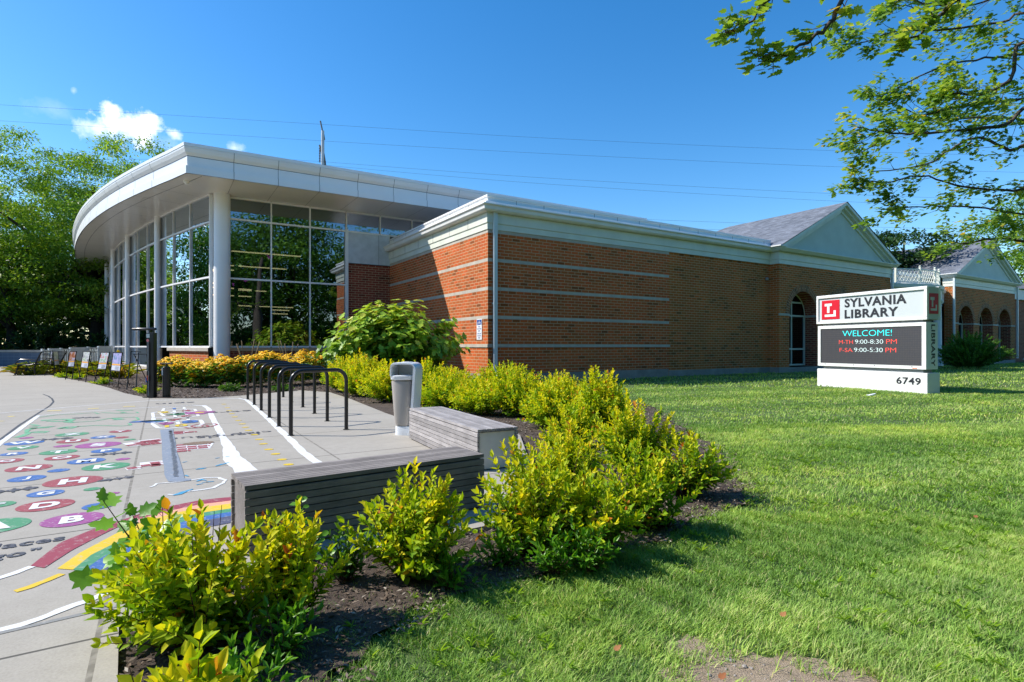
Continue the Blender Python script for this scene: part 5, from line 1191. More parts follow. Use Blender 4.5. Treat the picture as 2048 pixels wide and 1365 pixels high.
# hostas
for k, (c, lb) in enumerate([((-9.6, 20.4), 'hosta with broad leaves below the corner column'), ((-8.3, 21.0), 'hosta clump under the first tall window'), ((-7.1, 21.8), 'hosta clump under the middle tall window'), ((-6.0, 22.6), 'hosta clump beside the smaller hydrangea')]):
    rt = empty('hosta', (*c, -.03), 0, label=lb, cat='plant', group='hostas below the glass wall'); n = 46; a = RNG.random(n) * 6.28; q = RNG.random(n)
    P = np.c_[np.cos(a) * q * .45, np.sin(a) * q * .45, .55 + .35 * (1 - q) * RNG.random(n)]; D = np.c_[np.cos(a), np.sin(a), .1 - .7 * q]; 
    leaf_obj('foliage', 'round', P, D, np.tile([0, 0, 1.0], (n, 1)) + RNG.normal(0, .2, (n, 3)), .36, .24, RNG.random(n), LM_HO, rt)
    st = MB()
    for j in range(n): st.tube([(0, 0, 0), tuple(P[j])], .008, 3, False)
    for j in range(5): x = random.uniform(-.3, .3); y = random.uniform(-.2, .2); st.tube([(x * .3, y * .3, .3), (x, y, 1.0), (x * 1.4, y * 1.4, 1.3 + random.uniform(0, .2))], [.01, .012, .02], 5)
    st.build('stalks', simple('dry_stalk', (.30, .22, .12), .8), rt)
# black-eyed susans
def susan(c, r, h, nf, lb):
    h = h * RNG.uniform(.74, 1.16); rt = empty('black_eyed_susan', (*c, -.03), 0, label=lb, cat='flower clump', group='black-eyed susans in the planting bed')
    n = 420; a = RNG.random(n) * 6.28; q = np.sqrt(RNG.random(n)); z = RNG.random(n) ** .7 * h * (.95 - .3 * q) + .05
    P = np.c_[np.cos(a) * q * r, np.sin(a) * q * r * .8, z]; D = np.c_[np.cos(a + RNG.normal(0, .8, n)), np.sin(a + RNG.normal(0, .8, n)), RNG.uniform(-.4, .5, n)]
    leaf_obj('foliage', 'lance', P, D, np.tile([0, -.2, 1.0], (n, 1)) + RNG.normal(0, .3, (n, 3)), .17, .07, RNG.random(n) * .8, LM_G, rt)
    a = RNG.random(nf) * 6.28; q = np.sqrt(RNG.random(nf)); F = np.c_[np.cos(a) * q * r, np.sin(a) * q * r * .8, h * (1.10 - .46 * RNG.random(nf) ** 1.2 - .22 * q) - .28 * h * (RNG.random(nf) < .22)]
    PP = []; DD = []; NN = []
    for f in F:
        ax = unit(np.array([RNG.normal(0, .35), -.35 + RNG.normal(0, .3), 1.0])); e1 = unit(np.cross(ax, [1, 0, .1])); e2 = np.cross(ax, e1)
        for k in range(8): t = k * math.pi / 4; d = e1 * math.cos(t) + e2 * math.sin(t); PP.append(f + d * .01); DD.append(d - ax * .25); NN.append(ax)
    leaf_obj('flowers', 'diam', PP, DD, NN, .078, .044, RNG.random(len(PP)), PETAL, rt)
    q_ = MB()
    for f in F: q_.lathe(tuple(f), [(.004, -.005), (.015, .0), (.012, .016)], 6)
    q_.build('flower_centres', FCEN, rt); return rt
sc_ = [(337, 771), (372, 772), (410, 773), (450, 773), (492, 772), (535, 770), (578, 768), (618, 765), (352, 760), (395, 761), (440, 761), (485, 760), (530, 758), (575, 756), (612, 754)]
sl = ['flower clump just behind the short pump', 'clump beside the pump, second in the near row', 'near clump of flowers left of the bike racks', 'flower clump behind the far bike racks, fourth in the near row', 'flower clump seen through the middle of the racks', 'flower clump seen through the near racks', 'near row flower clump beside the golden shrubs', 'last near row flower clump touching the golden shrubs',
      'back row clump nearest the brick sill', 'back row clump under the curved glass', 'back row clump below the corner column', 'back row clump in front of the first hosta', 'back row clump in front of the second hosta', 'back row clump in front of the tall dark window', 'back row clump beside the smaller hydrangea']
for (u, v), lb in zip(sc_, sl):
    c = G(u, v); susan((c.x, c.y), .50, .92 - .0 * u, 150, 'yellow ' + lb)
# daylilies / grasses by the easels and small edging plants
def blades(name, c, n, L, w, mat, lb, spread=.15, group=None, cat='plant'):
    rt = empty(name, (*c, -.03), 0, label=lb, cat=cat, group=group); a = RNG.random(n) * 6.28; q = RNG.random(n)
    P = np.c_[np.cos(a) * q * spread, np.sin(a) * q * spread, np.zeros(n)]; el = RNG.uniform(.5, 1.35, n)
    D = np.c_[np.cos(a) * np.cos(el), np.sin(a) * np.cos(el), np.sin(el)]; l = L * RNG.uniform(.5, 1, n); r = RNG.random(n)
    P2 = P + D * l[:, None] * .6; D2 = D * .8 + np.c_[np.cos(a) * .5, np.sin(a) * .5, -np.ones(n) * .45]
    leaf_obj('blades', 'lance', np.r_[P, P2 - D * (l * .06)[:, None]], np.r_[D, D2], np.r_[np.c_[-np.cos(a), -np.sin(a), np.ones(n)]] .repeat(2, 0)[:2 * n] if False else np.r_[np.c_[-np.cos(a), -np.sin(a), np.ones(n)], np.c_[-np.cos(a), -np.sin(a), np.ones(n)]], np.r_[l * .68, l * .5], w, np.r_[r, r], mat, rt); return rt
dl = [(63, 750, .85), (82, 747, .8), (103, 744, .75), (125, 745, .75), (148, 747, .75), (172, 748, .8), (196, 750, .85), (216, 752, .9), (60, 741, .7), (140, 738, .8), (235, 755, .8), (118, 738, .8), (180, 738, .8)]
dll = ['golden daylily clump beside the iron bench', 'daylily clump between bench and first easel', 'daylily behind the edge-on easel', 'daylily behind the yellow-green poster', 'daylily behind the russet poster', 'daylily behind the bird poster', 'daylily left of the pale blue poster', 'daylily between pale blue and lilac posters', 'low clump under the iron bench back', 'far clump in front of the solid fence panel', 'daylily right of the lilac poster', 'far clump near the fence start', 'far clump in front of the middle fence panel']
for (u, v, L), lb in zip(dl, dll): c = G(u, v); blades('daylily', (c.x, c.y), 110, L, .035, LM_DL, lb, .45, 'daylilies along the easels')
for k, (u, v, lb) in enumerate([(120, 756, 'low green edging plant at the foot of the yellow-green poster'), (150, 758, 'low edging plant between the russet and bird posters'), (199, 768, 'low edging plant at the foot of the pale blue poster'), (288, 786, 'low edging plant left of the repair stand'), (455, 782, 'small grassy weed in the mulch behind the far racks'), (560, 783, 'small grassy weed near the golden shrubs')]):
    c = G(u, v); shrub('edging_plant', (c.x, c.y + .15), .32, .22, .2, 70, .06, LM_G if k > 3 else LM_Y, lb, cat='plant', group='low edging plants at the bed margin', stem=False, tone=-.15)
# yellow daylily flowers
c = G(238, 752); rt = empty('yellow_daylily', (c.x, c.y, -.03), 0, label='pair of bright yellow daylily blooms right of the lilac poster', cat='flower'); PP = []; DD = []
for (x, z) in ((0.0, 1.0), (-.12, .72), (.05, .84)):
    for k in range(6): t = k * math.pi / 3; PP.append((x, 0, z)); DD.append((math.cos(t) * .8, -.5, math.sin(t) * .8 + .3))
leaf_obj('flowers', 'lance', PP, DD, np.tile([0, -1., .3], (len(PP), 1)), .11, .055, RNG.random(len(PP)), leaf_mat('lemon_petal', [(0, (.85, .62, .02)), (1, (.9, .75, .03))], .3), rt)
st = MB(); [st.tube([(x * .2, 0, 0), (x, 0, z)], .006, 4) for x, z in ((0, 1.0), (-.12, .72), (.05, .84))]; st.build('stalks', LM_G, rt)

# saplings in the foreground
def sapling(name, base, tips, ll, tpl, lw, mat, lb, droop=.2):
    rt = empty(name, base, 0, label=lb, cat='sapling'); st = MB(); P = []; D = []; N = []; LL = []; b0 = Vector(base)
    for tp_, nl in tips:
        t = Vector(tp_) - b0; m_ = t * .5 + Vector((0, 0, .06)) ; pts = [Vector((0, 0, 0)).lerp(m_, .5) * 1, m_, t]; pts = [Vector((0, 0, 0))] + pts
        st.tube(pts, [.005, .0045, .0035, .0015], 5)
        for k in range(nl):
            f = .35 + .65 * (k + .5) / nl; p = m_.lerp(t, max(0, (f - .5) * 2)) if f > .5 else Vector((0, 0, 0)).lerp(m_, f * 2); a = k * 2.4 + random.random()
            d = Vector((math.cos(a), math.sin(a) * .8, random.uniform(-droop, .6))); q = p + d.normalized() * ll * .35
            st.tube([p, q], .0012, 3, False); P.append(tuple(q)); D.append(tuple(d)); N.append((random.uniform(-.4, .4), -.6 + random.uniform(-.4, .4), .8)); LL.append(ll * random.uniform(.6, 1.15))
        P.append(tuple(t)); D.append((random.uniform(-.3, .3), -.1, 1)); N.append((0, -1, .3)); LL.append(ll * .7)
    LL = np.array(LL); leaf_obj('foliage', tpl, P, D, N, LL, LL * lw, RNG.random(len(LL)), mat, rt); st.build('stems', TWIG, rt)
b = G(330, 1215); b.z = -.03
sapling('maple_sapling', b, [(PD(205, 1000, 2.55), 8), (PD(265, 1030, 2.6), 9), (PD(325, 1015, 2.7), 8), (PD(190, 1165, 2.35), 5), (PD(235, 1110, 2.45), 8), (PD(290, 1090, 2.6), 9), (PD(340, 1075, 2.65), 6)], .088, 'lobed', .95, LM_B, 'sapling with broad lobed leaves rising behind the nearest large shrub')
b = G(625, 1150); b.z = -.03
sapling('vine_sapling', b, [(PD(597, 1000, 2.95), 11), (PD(612, 1050, 2.95), 10), (PD(640, 1075, 2.95), 9), (PD(578, 1040, 2.95), 8), (PD(655, 1110, 2.9), 6)], .042, 'round', .8, LM_B, 'slender green sapling with oval leaves in front of the long bench')
# broad leaf weeds
wd = [((560, 1300), .2, 'broad leaved weed under the near shrub'), ((690, 1150), .22, 'feathery weed beside the rounded shrub'), ((1180, 1130), .26, 'broad leaved weed below the low shrub'), ((1110, 1135), .2, 'leafy weed left of the broad leaved weed'), ((1330, 1045), .2, 'weed at the lawn edge below the corner shrub'), ((1010, 1120), .16, 'small weed at the end of the long bench'), ((480, 1420), .2, 'weed at the bottom edge in the mulch'), ((900, 1165), .14, 'small weed below the rounded shrub')]
for (u, v), h_, lb in wd:
    c = G(u, v); shrub('weed', (c.x, c.y), .16, .13, h_, 26, .06, LM_B if u != 690 else LM_G, lb, cat='weed', group='weeds in the planting bed', red=0, tone=-.1, lw=.35)

# mulch chips
MC = leaf_mat('mulch_chip', [(0, (.04, .025, .018)), (.5, (.12, .085, .06)), (.88, (.24, .19, .15)), (1, (.42, .38, .33))], 0, .9)
def pip(px, py, poly):
    ins = np.zeros(len(px), bool); n = len(poly)
    for i in range(n):
        x0, y0_ = poly[i][0], poly[i][1]; x1, y1_ = poly[(i + 1) % n][0], poly[(i + 1) % n][1]
        c = ((y0_ > py) != (y1_ > py)) & (px < (x1 - x0) * (py - y0_) / (y1_ - y0_ + 1e-12) + x0); ins ^= c
    return ins
plw = [(p.x, p.y) for p in pl]
def scatter_bed(n, y0_, y1_, x0, x1, L):
    x = RNG.uniform(x0, x1, n); y = RNG.uniform(y0_, y1_, n); k = (x < lawn_xb(y) + .1 + .08 * np.sin(y * 13)) & ~pip(x, y, plw)
    s, t = (x - C0.x) * UX.x + (y - C0.y) * UX.y, (x - C0.x) * WX.x + (y - C0.y) * WX.y; k &= ~((s > -.1) & (t > -.1)) & (t < 9.2)
    return x[k], y[k], L * RNG.uniform(.5, 1.3, k.sum())
xs = [scatter_bed(26000, .9, 5.5, -1.6, 2.4, .032), scatter_bed(12000, 5.5, 12, -2, 3, .05), scatter_bed(26000, 12, 22, -14, -1, .07)]
x = np.concatenate([a[0] for a in xs]); y = np.concatenate([a[1] for a in xs]); L = np.concatenate([a[2] for a in xs]); n = len(x); a = RNG.random(n) * 6.28
o = leaf_obj('mulch_chips', 'diam', np.c_[x, y, -.03 + RNG.random(n) * .018], np.c_[np.cos(a), np.sin(a), RNG.normal(0, .25, n)], np.c_[RNG.normal(0, .35, n), RNG.normal(0, .35, n), np.ones(n)], L, L * .35, RNG.random(n), MC); tag(o, kind='stuff')

# ------------------------------------------------------------------ grass
m, nt, b = new_mat('grass_blade'); at = nt.nodes.new('ShaderNodeAttribute'); at.attribute_name = 'rnd'; ge = nt.nodes.new('ShaderNodeTexCoord')
c0_ = ramp(nt, at.outputs['Fac'], [(0, (.14, .28, .05)), (.5, (.26, .44, .09)), (.85, (.42, .58, .15)), (.97, (.52, .54, .26)), (1, (.62, .54, .34))])
n1 = noise(nt, ge.outputs['Object'], .55, 4, .6); n2 = noise(nt, ge.outputs['Object'], 3.0, 4, .6)
c1_ = mixc(nt, 1, c0_, ramp(nt, n1, [(.32, (.86, .92, .88)), (.5, (1.08, 1.05, 1)), (.68, (1.42, 1.24, .92))]), 'MULTIPLY')
c1_ = mixc(nt, .8, c1_, ramp(nt, n2, [(.3, (.62, .72, .66)), (.7, (1.38, 1.28, 1.1))]), 'MULTIPLY')
lk(nt, c1_, b.inputs['Base Color']); b.inputs['Roughness'].default_value = .5; b.inputs['Specular IOR Level'].default_value = .25
tr_ = nt.nodes.new('ShaderNodeBsdfTranslucent'); lk(nt, mixc(nt, 1, c1_, (1.2, 1.2, .5), 'MULTIPLY'), tr_.inputs['Color']); mx = nt.nodes.new('ShaderNodeMixShader'); mx.inputs[0].default_value = .3
lk(nt, b.outputs[0], mx.inputs[1]); lk(nt, tr_.outputs[0], mx.inputs[2]); lk(nt, mx.outputs[0], nt.nodes['Material Output'].inputs['Surface']); GRASS = m
dirtp = [(a[0], a[1]) for a in ring]
def grass_pts(n, y0_, y1_, margin=1.02):
    y = np.sqrt(RNG.uniform(y0_ ** 2, y1_ ** 2, n)); x = RNG.uniform(-.32 * y - .3, margin * y + .4, n)
    e = lawn_xb(y) + .10 * np.sin(y * 7) + .07 * np.sin(y * 19 + x * 3) + RNG.normal(0, .10, n) * (RNG.random(n) < .6)
    k = (x > e)
    # a thin growth of grass strays into the mulch
    stray = (~k) & (RNG.random(n) < np.clip(.45 * (1 - (e - x) / .55), .04, 1) * (.35 + .65 * (np.sin(x * 17 + y * 5) * np.sin(y * 14 - x * 6) > -.1))) & (x > e - .95); k |= stray
    s, t = (x - C0.x) * UX.x + (y - C0.y) * UX.y, (x - C0.x) * WX.x + (y - C0.y) * WX.y
    k &= (t < np.where(s > 15.3, np.where((s > 26.1) & (s < 34.1), .9, -.5), -.06)) & ~pip(x, y, plw)
    rd = np.sqrt(((x - cx) / .36) ** 2 + ((y - cy) / .34) ** 2) + .16 * np.sin(x * 23 + y * 9) + .12 * np.sin(y * 31 - x * 7); k &= ~(RNG.random(n) < np.clip((1.2 - rd) / .5, 0, .95))
    d1 = ((x - cx) / .62) ** 2 + ((y - cy) / .48) ** 2; k &= ~((d1 < 1) & (RNG.random(n) < .35))
    sx_, sy_ = x - 9.73, y - 17.98; ex_, ey_ = .357, -.934; u_ = sx_ * ex_ + sy_ * ey_; v_ = -sx_ * ey_ + sy_ * ex_
    k &= ~((u_ > 0) & (u_ < 3.36) & (v_ > 0) & (v_ < .5))
    return x[k], y[k]
def grass(name, n, y0_, y1_, H, w, margin=1.02):
    x, y = grass_pts(n, y0_, y1_, margin); n = len(x)
    pn = np.sin(x * 2.1 + 1.3) * np.cos(y * 1.7) + np.sin(x * 5.3 + y * 3.1) * .5
    fs = 9.0 if y1_ < 10 else 4.0
    fn_ = np.sin(x * fs + 2 * np.sin(y * fs * .7)) * np.sin(y * fs * 1.1 + 1.7 * np.sin(x * fs * .8 + 1)) + .6 * np.sin(x * fs * 2.3 + y * fs * 1.9)
    kk = RNG.random(n) < np.clip(.80 + .28 * fn_, .30, 1); x, y, pn, fn_ = x[kk], y[kk], pn[kk], fn_[kk]; n = len(x)
    h = H * RNG.uniform(.35, 1.2, n) * (1 + .18 * pn + .22 * fn_); a = RNG.random(n) * 6.28; ln = RNG.uniform(.1, .9, n)
    # mowing stripes: blades bent one way or the other
    s = (x * .35 - y * .94 + .25 * np.sin(x * .5)); st_ = np.clip(3 * np.sin(s * 2 * math.pi / 2.1), -1, 1); ln = ln * 1.3; dx = np.cos(a) * ln + .16 * st_ * .85; dy = np.sin(a) * ln + .16 * st_ * .53
    d = np.c_[dx, dy, np.ones(n)]; sdv = np.c_[-np.sin(a), np.cos(a), np.zeros(n)]; P = np.c_[x, y, np.full(n, -.05)]
    z3 = lambda q: q[:, None]
    mid = P + d * z3(h * .55); tip = P + np.c_[dx * 1.5, dy * 1.5, np.ones(n) * .95] * z3(h); W_ = z3(np.full(n, w) * RNG.uniform(.6, 1.2, n))
    V = np.stack([P - sdv * W_ * .5, P + sdv * W_ * .5, mid - sdv * W_ * .42, mid + sdv * W_ * .42, tip], 1).reshape(-1, 3)
    b0 = (np.arange(n) * 5)[:, None]; F = np.concatenate([b0 + np.array([[0, 1, 3]]), b0 + np.array([[0, 3, 2]]), b0 + np.array([[2, 3, 4]])], 0)
    r = np.clip(.45 + .20 * RNG.normal(size=n) + .17 * st_ + .06 * pn + .08 * fn_, 0, .93); r = np.where(RNG.random(n) < .07, RNG.uniform(.94, 1, n), r)
    return tag(np_mesh(name, V, F, 3, np.repeat(r, 5), GRASS), kind='stuff')
grass('grass', 340000, 1.7, 4.2, .034, .0038); grass('grass', 280000, 4.2, 9, .035, .0062); grass('grass', 150000, 9, 17, .038, .012); grass('grass', 110000, 17, 42, .065, .026)
# crabgrass tufts and fallen leaves
o = None; n = 2600; x, y = grass_pts(n, 1.8, 7); n = len(x); k = (np.sin(x * 3.1 + 2) * np.sin(y * 2.7 + 1) + .35 * RNG.normal(size=n)) > .25; x, y = x[k], y[k]; n = len(x); m8 = 7
a = RNG.random(n * m8) * 6.28; el = RNG.uniform(.25, 1.1, n * m8); D = np.c_[np.cos(a) * np.cos(el), np.sin(a) * np.cos(el), np.sin(el)]
tag(leaf_obj('weedy_grass', 'lance', np.c_[np.repeat(x, m8), np.repeat(y, m8), np.full(n * m8, -.03)], D, np.tile([0, 0, 1.], (n * m8, 1)), RNG.uniform(.028, .055, n * m8), .0042, RNG.random(n * m8), leaf_mat('crabgrass_blade', [(0, (.26, .46, .06)), (1, (.46, .64, .10))], .35)), kind='stuff')
dm = leaf_mat('dead_leaf', [(0, (.30, .10, .04)), (1, (.45, .20, .08))], .2, .7)
for (u, v), lb in zip([(1563, 1232), (1440, 1357), (1950, 1035), (1230, 1300), (845, 1142)], ['orange dead leaf on the near lawn above the bare patch', 'orange dead leaf at the edge of the bare dirt', 'reddish dead leaf on the lawn near the right edge', 'small brown leaf on the grass left of the bare dirt', 'brown leaf on the mulch below the rounded shrub']):
    p = G(u, v, .03); e = leaf_obj('dead_leaf', 'lobed', [(0, 0, 0)], [(.8, .5, .3)], [(-.5, -.6, 1)], .034, .026, [random.random()], dm); e.location = p; tag(e, lb, 'leaf', 'fallen leaves')
p = G(1742, 791, .03); q = MB(); q.box(-.09, .09, -.05, .05, 0, .012, Matrix.Rotation(.3, 4, 'Z')); q.box(-.02, .12, -.02, .06, .01, .02, Matrix.Rotation(-.2, 4, 'Y')); o = q.build('paper_scrap', simple('paper', (.75, .8, .85), .6)); o.location = p; tag(o, 'crumpled white paper scrap on the lawn in front of the sign', 'paper')

# ------------------------------------------------------------------ trees
def branch_tree(name, base, trunk, limbs, clumps, leaf, mat, bark, label, cat='tree', group=None, tpl='diam', lw=.5, nleaf=120, cl=1.0, flat=.5, seed=1, down=.2):
    """trunk/limbs: list of (points, radii) in world coords; clumps: (n,3) centres with size"""
    r_ = np.random.default_rng(seed); rt = empty(name, base, 0, label=label, cat=cat, group=group); b0 = Vector(base)
    q = MB()
    for pts, rr in trunk: q.tube([Vector(p) - b0 for p in pts], rr, 10)
    for pts, rr in limbs: q.tube([Vector(p) - b0 for p in pts], rr, 6, False)
    q.build('trunk', bark, rt, smooth=True, angle=80)
    K = len(clumps); cc = np.array([c[:3] for c in clumps]) - np.array(base); sz = np.array([c[3] for c in clumps]); n = nleaf * K
    idx = np.repeat(np.arange(K), nleaf); off = r_.normal(size=(n, 3)); off = off / np.linalg.norm(off, axis=1, keepdims=True) * (r_.random((n, 1)) ** .45); off[:, 2] *= flat
    P = cc[idx] + off * sz[idx][:, None]; D = np.c_[off[:, :2] + r_.normal(0, .5, (n, 2)), r_.normal(-down, .45, n)]
    N = np.c_[r_.normal(0, .5, n), r_.normal(0, .5, n), np.ones(n)]; rn = np.clip(.42 + r_.normal(0, .16, n) + (r_.normal(0, .14, K))[idx], 0, .95); rn = np.where(r_.random(n) < .012, 1.0, rn)
    l = leaf * r_.uniform(.6, 1.2, n); leaf_obj('crown', tpl, P, D, N, l, l * lw, rn, mat, rt); return rt
def round_tree(name, base, H, R, zc, K, leaf, mat, bark, label, group=None, seed=1, nleaf=120, sz=1.6, rz=None, forks=7, tr=.35, flat=.5, droop=0, cat='tree', lowz=None, lw=.5):
    r_ = np.random.default_rng(seed); rz = rz or (H - zc); bx, by = base[:2]; cl = []
    for k in range(K):
        d = r_.normal(size=3); d /= np.linalg.norm(d); f = r_.random() ** .33; lump = 1 + .18 * math.sin(3 * math.atan2(d[1], d[0]) + seed) + .12 * math.sin(5 * d[2] + seed * 2)
        x = bx + d[0] * R * f * lump; y = by + d[1] * R * f * lump; z = zc + d[2] * rz * f * lump
        if lowz is not None and z < lowz: z = lowz + r_.random() * 1.5
        cl.append((x, y, z, sz * r_.uniform(.6, 1.25)))
    trunk = [([(bx, by, -.1), (bx + .05 * R, by, zc * .4), (bx - .03 * R, by, zc * .8), (bx, by, zc + rz * .5)], [tr, tr * .8, tr * .6, tr * .2])]; limbs = []
    for k in range(forks):
        c = cl[int(r_.integers(K))]; z0 = zc * r_.uniform(.3, .75); p0 = Vector((bx, by, z0)); p1 = Vector(c[:3]); m_ = p0.lerp(p1, .5) + Vector((0, 0, .12 * (p1 - p0).length))
        limbs.append(([p0, p0.lerp(m_, .5) + Vector((r_.normal() * .2, 0, 0)), m_, p1], [tr * .45, tr * .36, tr * .26, tr * .08]))
        for j in range(2):
            c2 = cl[int(r_.integers(K))]; p2 = Vector(c2[:3])
            if (p2 - m_).length < R * .9: limbs.append(([m_, m_.lerp(p2, .5) + Vector((0, 0, .2)), p2], [tr * .2, tr * .13, tr * .04]))
    return branch_tree(name, (bx, by, 0), trunk, limbs, cl, leaf, mat, bark, label, group=group, nleaf=nleaf, flat=flat, seed=seed, cat=cat, lw=lw)
LG = 'locust trees behind the plaza'
round_tree('locust_tree', (-33.0, 44.5), 17.5, 7.8, 9.4, 360, .26, LM_L, BARKD, 'tall feathery green locust tree rising left of the curved roof', LG, 3, 260, 1.5, 8.7, 10, .55, .42, lowz=3.4, lw=.42)
round_tree('locust_tree', (-44, 47), 15, 7.6, 8.4, 260, .32, LM_L, BARKD, 'green locust tree at the left edge of the view', LG, 5, 230, 1.6, 6.3, 9, .5, .42, lowz=2.6, lw=.42)
round_tree('locust_tree', (-37.5, 42), 9.5, 4.2, 6.0, 60, .28, LM_L, BARKD, 'smaller low-branched locust tree behind the memorial wall', LG, 8, 150, 1.3, 3.2, 9, .32, .45, lowz=2.6, lw=.42)
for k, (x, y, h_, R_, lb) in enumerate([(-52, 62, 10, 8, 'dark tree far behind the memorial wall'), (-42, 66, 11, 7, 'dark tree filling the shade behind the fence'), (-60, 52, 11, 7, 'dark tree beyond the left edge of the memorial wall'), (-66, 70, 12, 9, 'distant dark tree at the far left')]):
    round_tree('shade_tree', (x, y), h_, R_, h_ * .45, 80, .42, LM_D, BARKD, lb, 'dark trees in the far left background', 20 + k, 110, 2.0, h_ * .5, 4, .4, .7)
# understory hedge mass far left
for k, (x, y) in enumerate([(-33, 39.5), (-37.5, 39), (-42, 39.5), (-47, 40), (-29.5, 41)]):
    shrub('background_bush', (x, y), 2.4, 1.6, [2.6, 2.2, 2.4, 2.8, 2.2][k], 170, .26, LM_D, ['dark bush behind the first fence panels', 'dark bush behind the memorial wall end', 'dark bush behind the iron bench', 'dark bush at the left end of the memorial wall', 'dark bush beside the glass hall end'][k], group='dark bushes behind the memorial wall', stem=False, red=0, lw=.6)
# background trees over the right roofs
round_tree('roadside_tree', (28.5, 41), 9.6, 3.0, 7.6, 55, .30, LM_D, BARK, 'small dark tree peeking over the roof between the gables', 'trees behind the right roofs', 31, 130, .9, 2.2, 5, .25, .6)
round_tree('roadside_tree', (52, 54), 17, 7, 10, 110, .36, LM_L, BARK, 'bright green tree behind the second gable', 'trees behind the right roofs', 33, 170, 1.7, 6, 7, .4, .5)
round_tree('roadside_tree', (64, 60), 15, 7, 9, 80, .4, LM_G, BARK, 'green tree beyond the right end of the building', 'trees behind the right roofs', 35, 140, 1.9, 6, 7, .4, .5)

# overhanging silver maple, limbs measured one by one
def maple(name, base, tr, paths, leaf, label, nper, spread, seed, wr_, tuft, lw=.8, tstep=.27, tl=1.0, lift_=0):
    r_ = np.random.default_rng(seed); rt = empty(name, base, 0, label=label, cat='tree', group='maple trees overhanging the lawn'); b0 = Vector(base); q = MB(); q2 = MB()
    q.tube([Vector(p) - b0 for p in tr[0]], tr[1], 12)
    P = []; D = []; N = []; LL = []; RN = []
    def cat(pts, n):
        o = []
        for i in range(len(pts) - 1):
            p0 = pts[max(i - 1, 0)]; p1 = pts[i]; p2 = pts[i + 1]; p3 = pts[min(i + 2, len(pts) - 1)]
            for j in range(n):
                t = j / n; o.append(.5 * ((2 * p1) + (p2 - p0) * t + (2 * p0 - 5 * p1 + 4 * p2 - p3) * t ** 2 + (-p0 + 3 * p1 - 3 * p2 + p3) * t ** 3))
        o.append(pts[-1]); return o
    def tuftf(p, d, n, s, tone):
        for _ in range(n):
            o = Vector(r_.normal(0, 1, 3)); o.normalize(); o = o * s * r_.random() ** .5; o.z *= .6
            dd = Vector((o.x + d.x * .3, o.y + d.y * .3, o.z - .35 * s)) + Vector(r_.normal(0, .3 * s, 3))
            P.append(tuple(p + o)); D.append(tuple(dd)); N.append((r_.normal(0, .55), r_.normal(0, .55) - .25, 1)); LL.append(leaf * r_.uniform(.55, 1.2)); RN.append(min(.93, max(0, .45 + tone + r_.normal(0, .15))) if r_.random() > .02 else 1.0)
    for pts, r0, r1, dens in paths:
        W_ = cat([Vector(p) - b0 for p in pts], 5); n = len(W_); W_ = [p + Vector(r_.normal(0, .012, 3)) for p in W_]
        q.tube(W_, [r0 + (r1 - r0) * i / (n - 1) for i in range(n)], 6, False)
        L = sum((W_[i + 1] - W_[i]).length for i in range(n - 1)); m_ = int(L / tstep)
        for k in range(m_):
            f = (k + r_.random()) / m_ * (n - 1); i = min(int(f), n - 2); p = W_[i].lerp(W_[i + 1], f - i); d = (W_[i + 1] - W_[i]).normalized(); g_ = f / (n - 1)
            if r_.random() > dens: continue
            sd_ = Vector(r_.normal(0, 1, 3)); sd_ -= d * sd_.dot(d); sd_.normalize(); sd_.z = sd_.z * .75 + lift_
            tl_ = tl * (1.15 - .6 * g_) * r_.uniform(.5, 1.15); e = p + (d * .75 + sd_ * .8) * tl_ + Vector((0, 0, .10 * tl_)); mid = p.lerp(e, .5) + Vector((0, 0, -.08 * tl_))
            q2.tube([p, mid, e], [max(.004, r1 * .8), .004, .002], 4, False); tone = r_.normal(0, .12)
            tuftf(e, d, tuft, spread, tone); tuftf(mid.lerp(e, .5), d, int(tuft * .7), spread * .8, tone)
            if r_.random() < .6:
                e2 = mid + (d * .3 - sd_ * .5) * tl_ * .6; q2.tube([mid, e2], .003, 3, False); tuftf(e2, d, int(tuft * .7), spread * .85, tone)
        tuftf(W_[-1], d, tuft, spread, 0)
    LL = np.array(LL); leaf_obj('crown', 'lobed', P, D, N, LL, LL * lw, np.array(RN), LM_M, rt)
    q.build('trunk', BARK, rt, smooth=True, angle=80); q2.build('twigs', BARK, rt)
Y1 = 12.0
tb = (17.5, 12.5, 0)
top = lambda z: Vector((17.3, 12.4, z))
def L_(z, *uv): return [top(z)] + [PD(u, v, Y) for u, v, Y in uv]
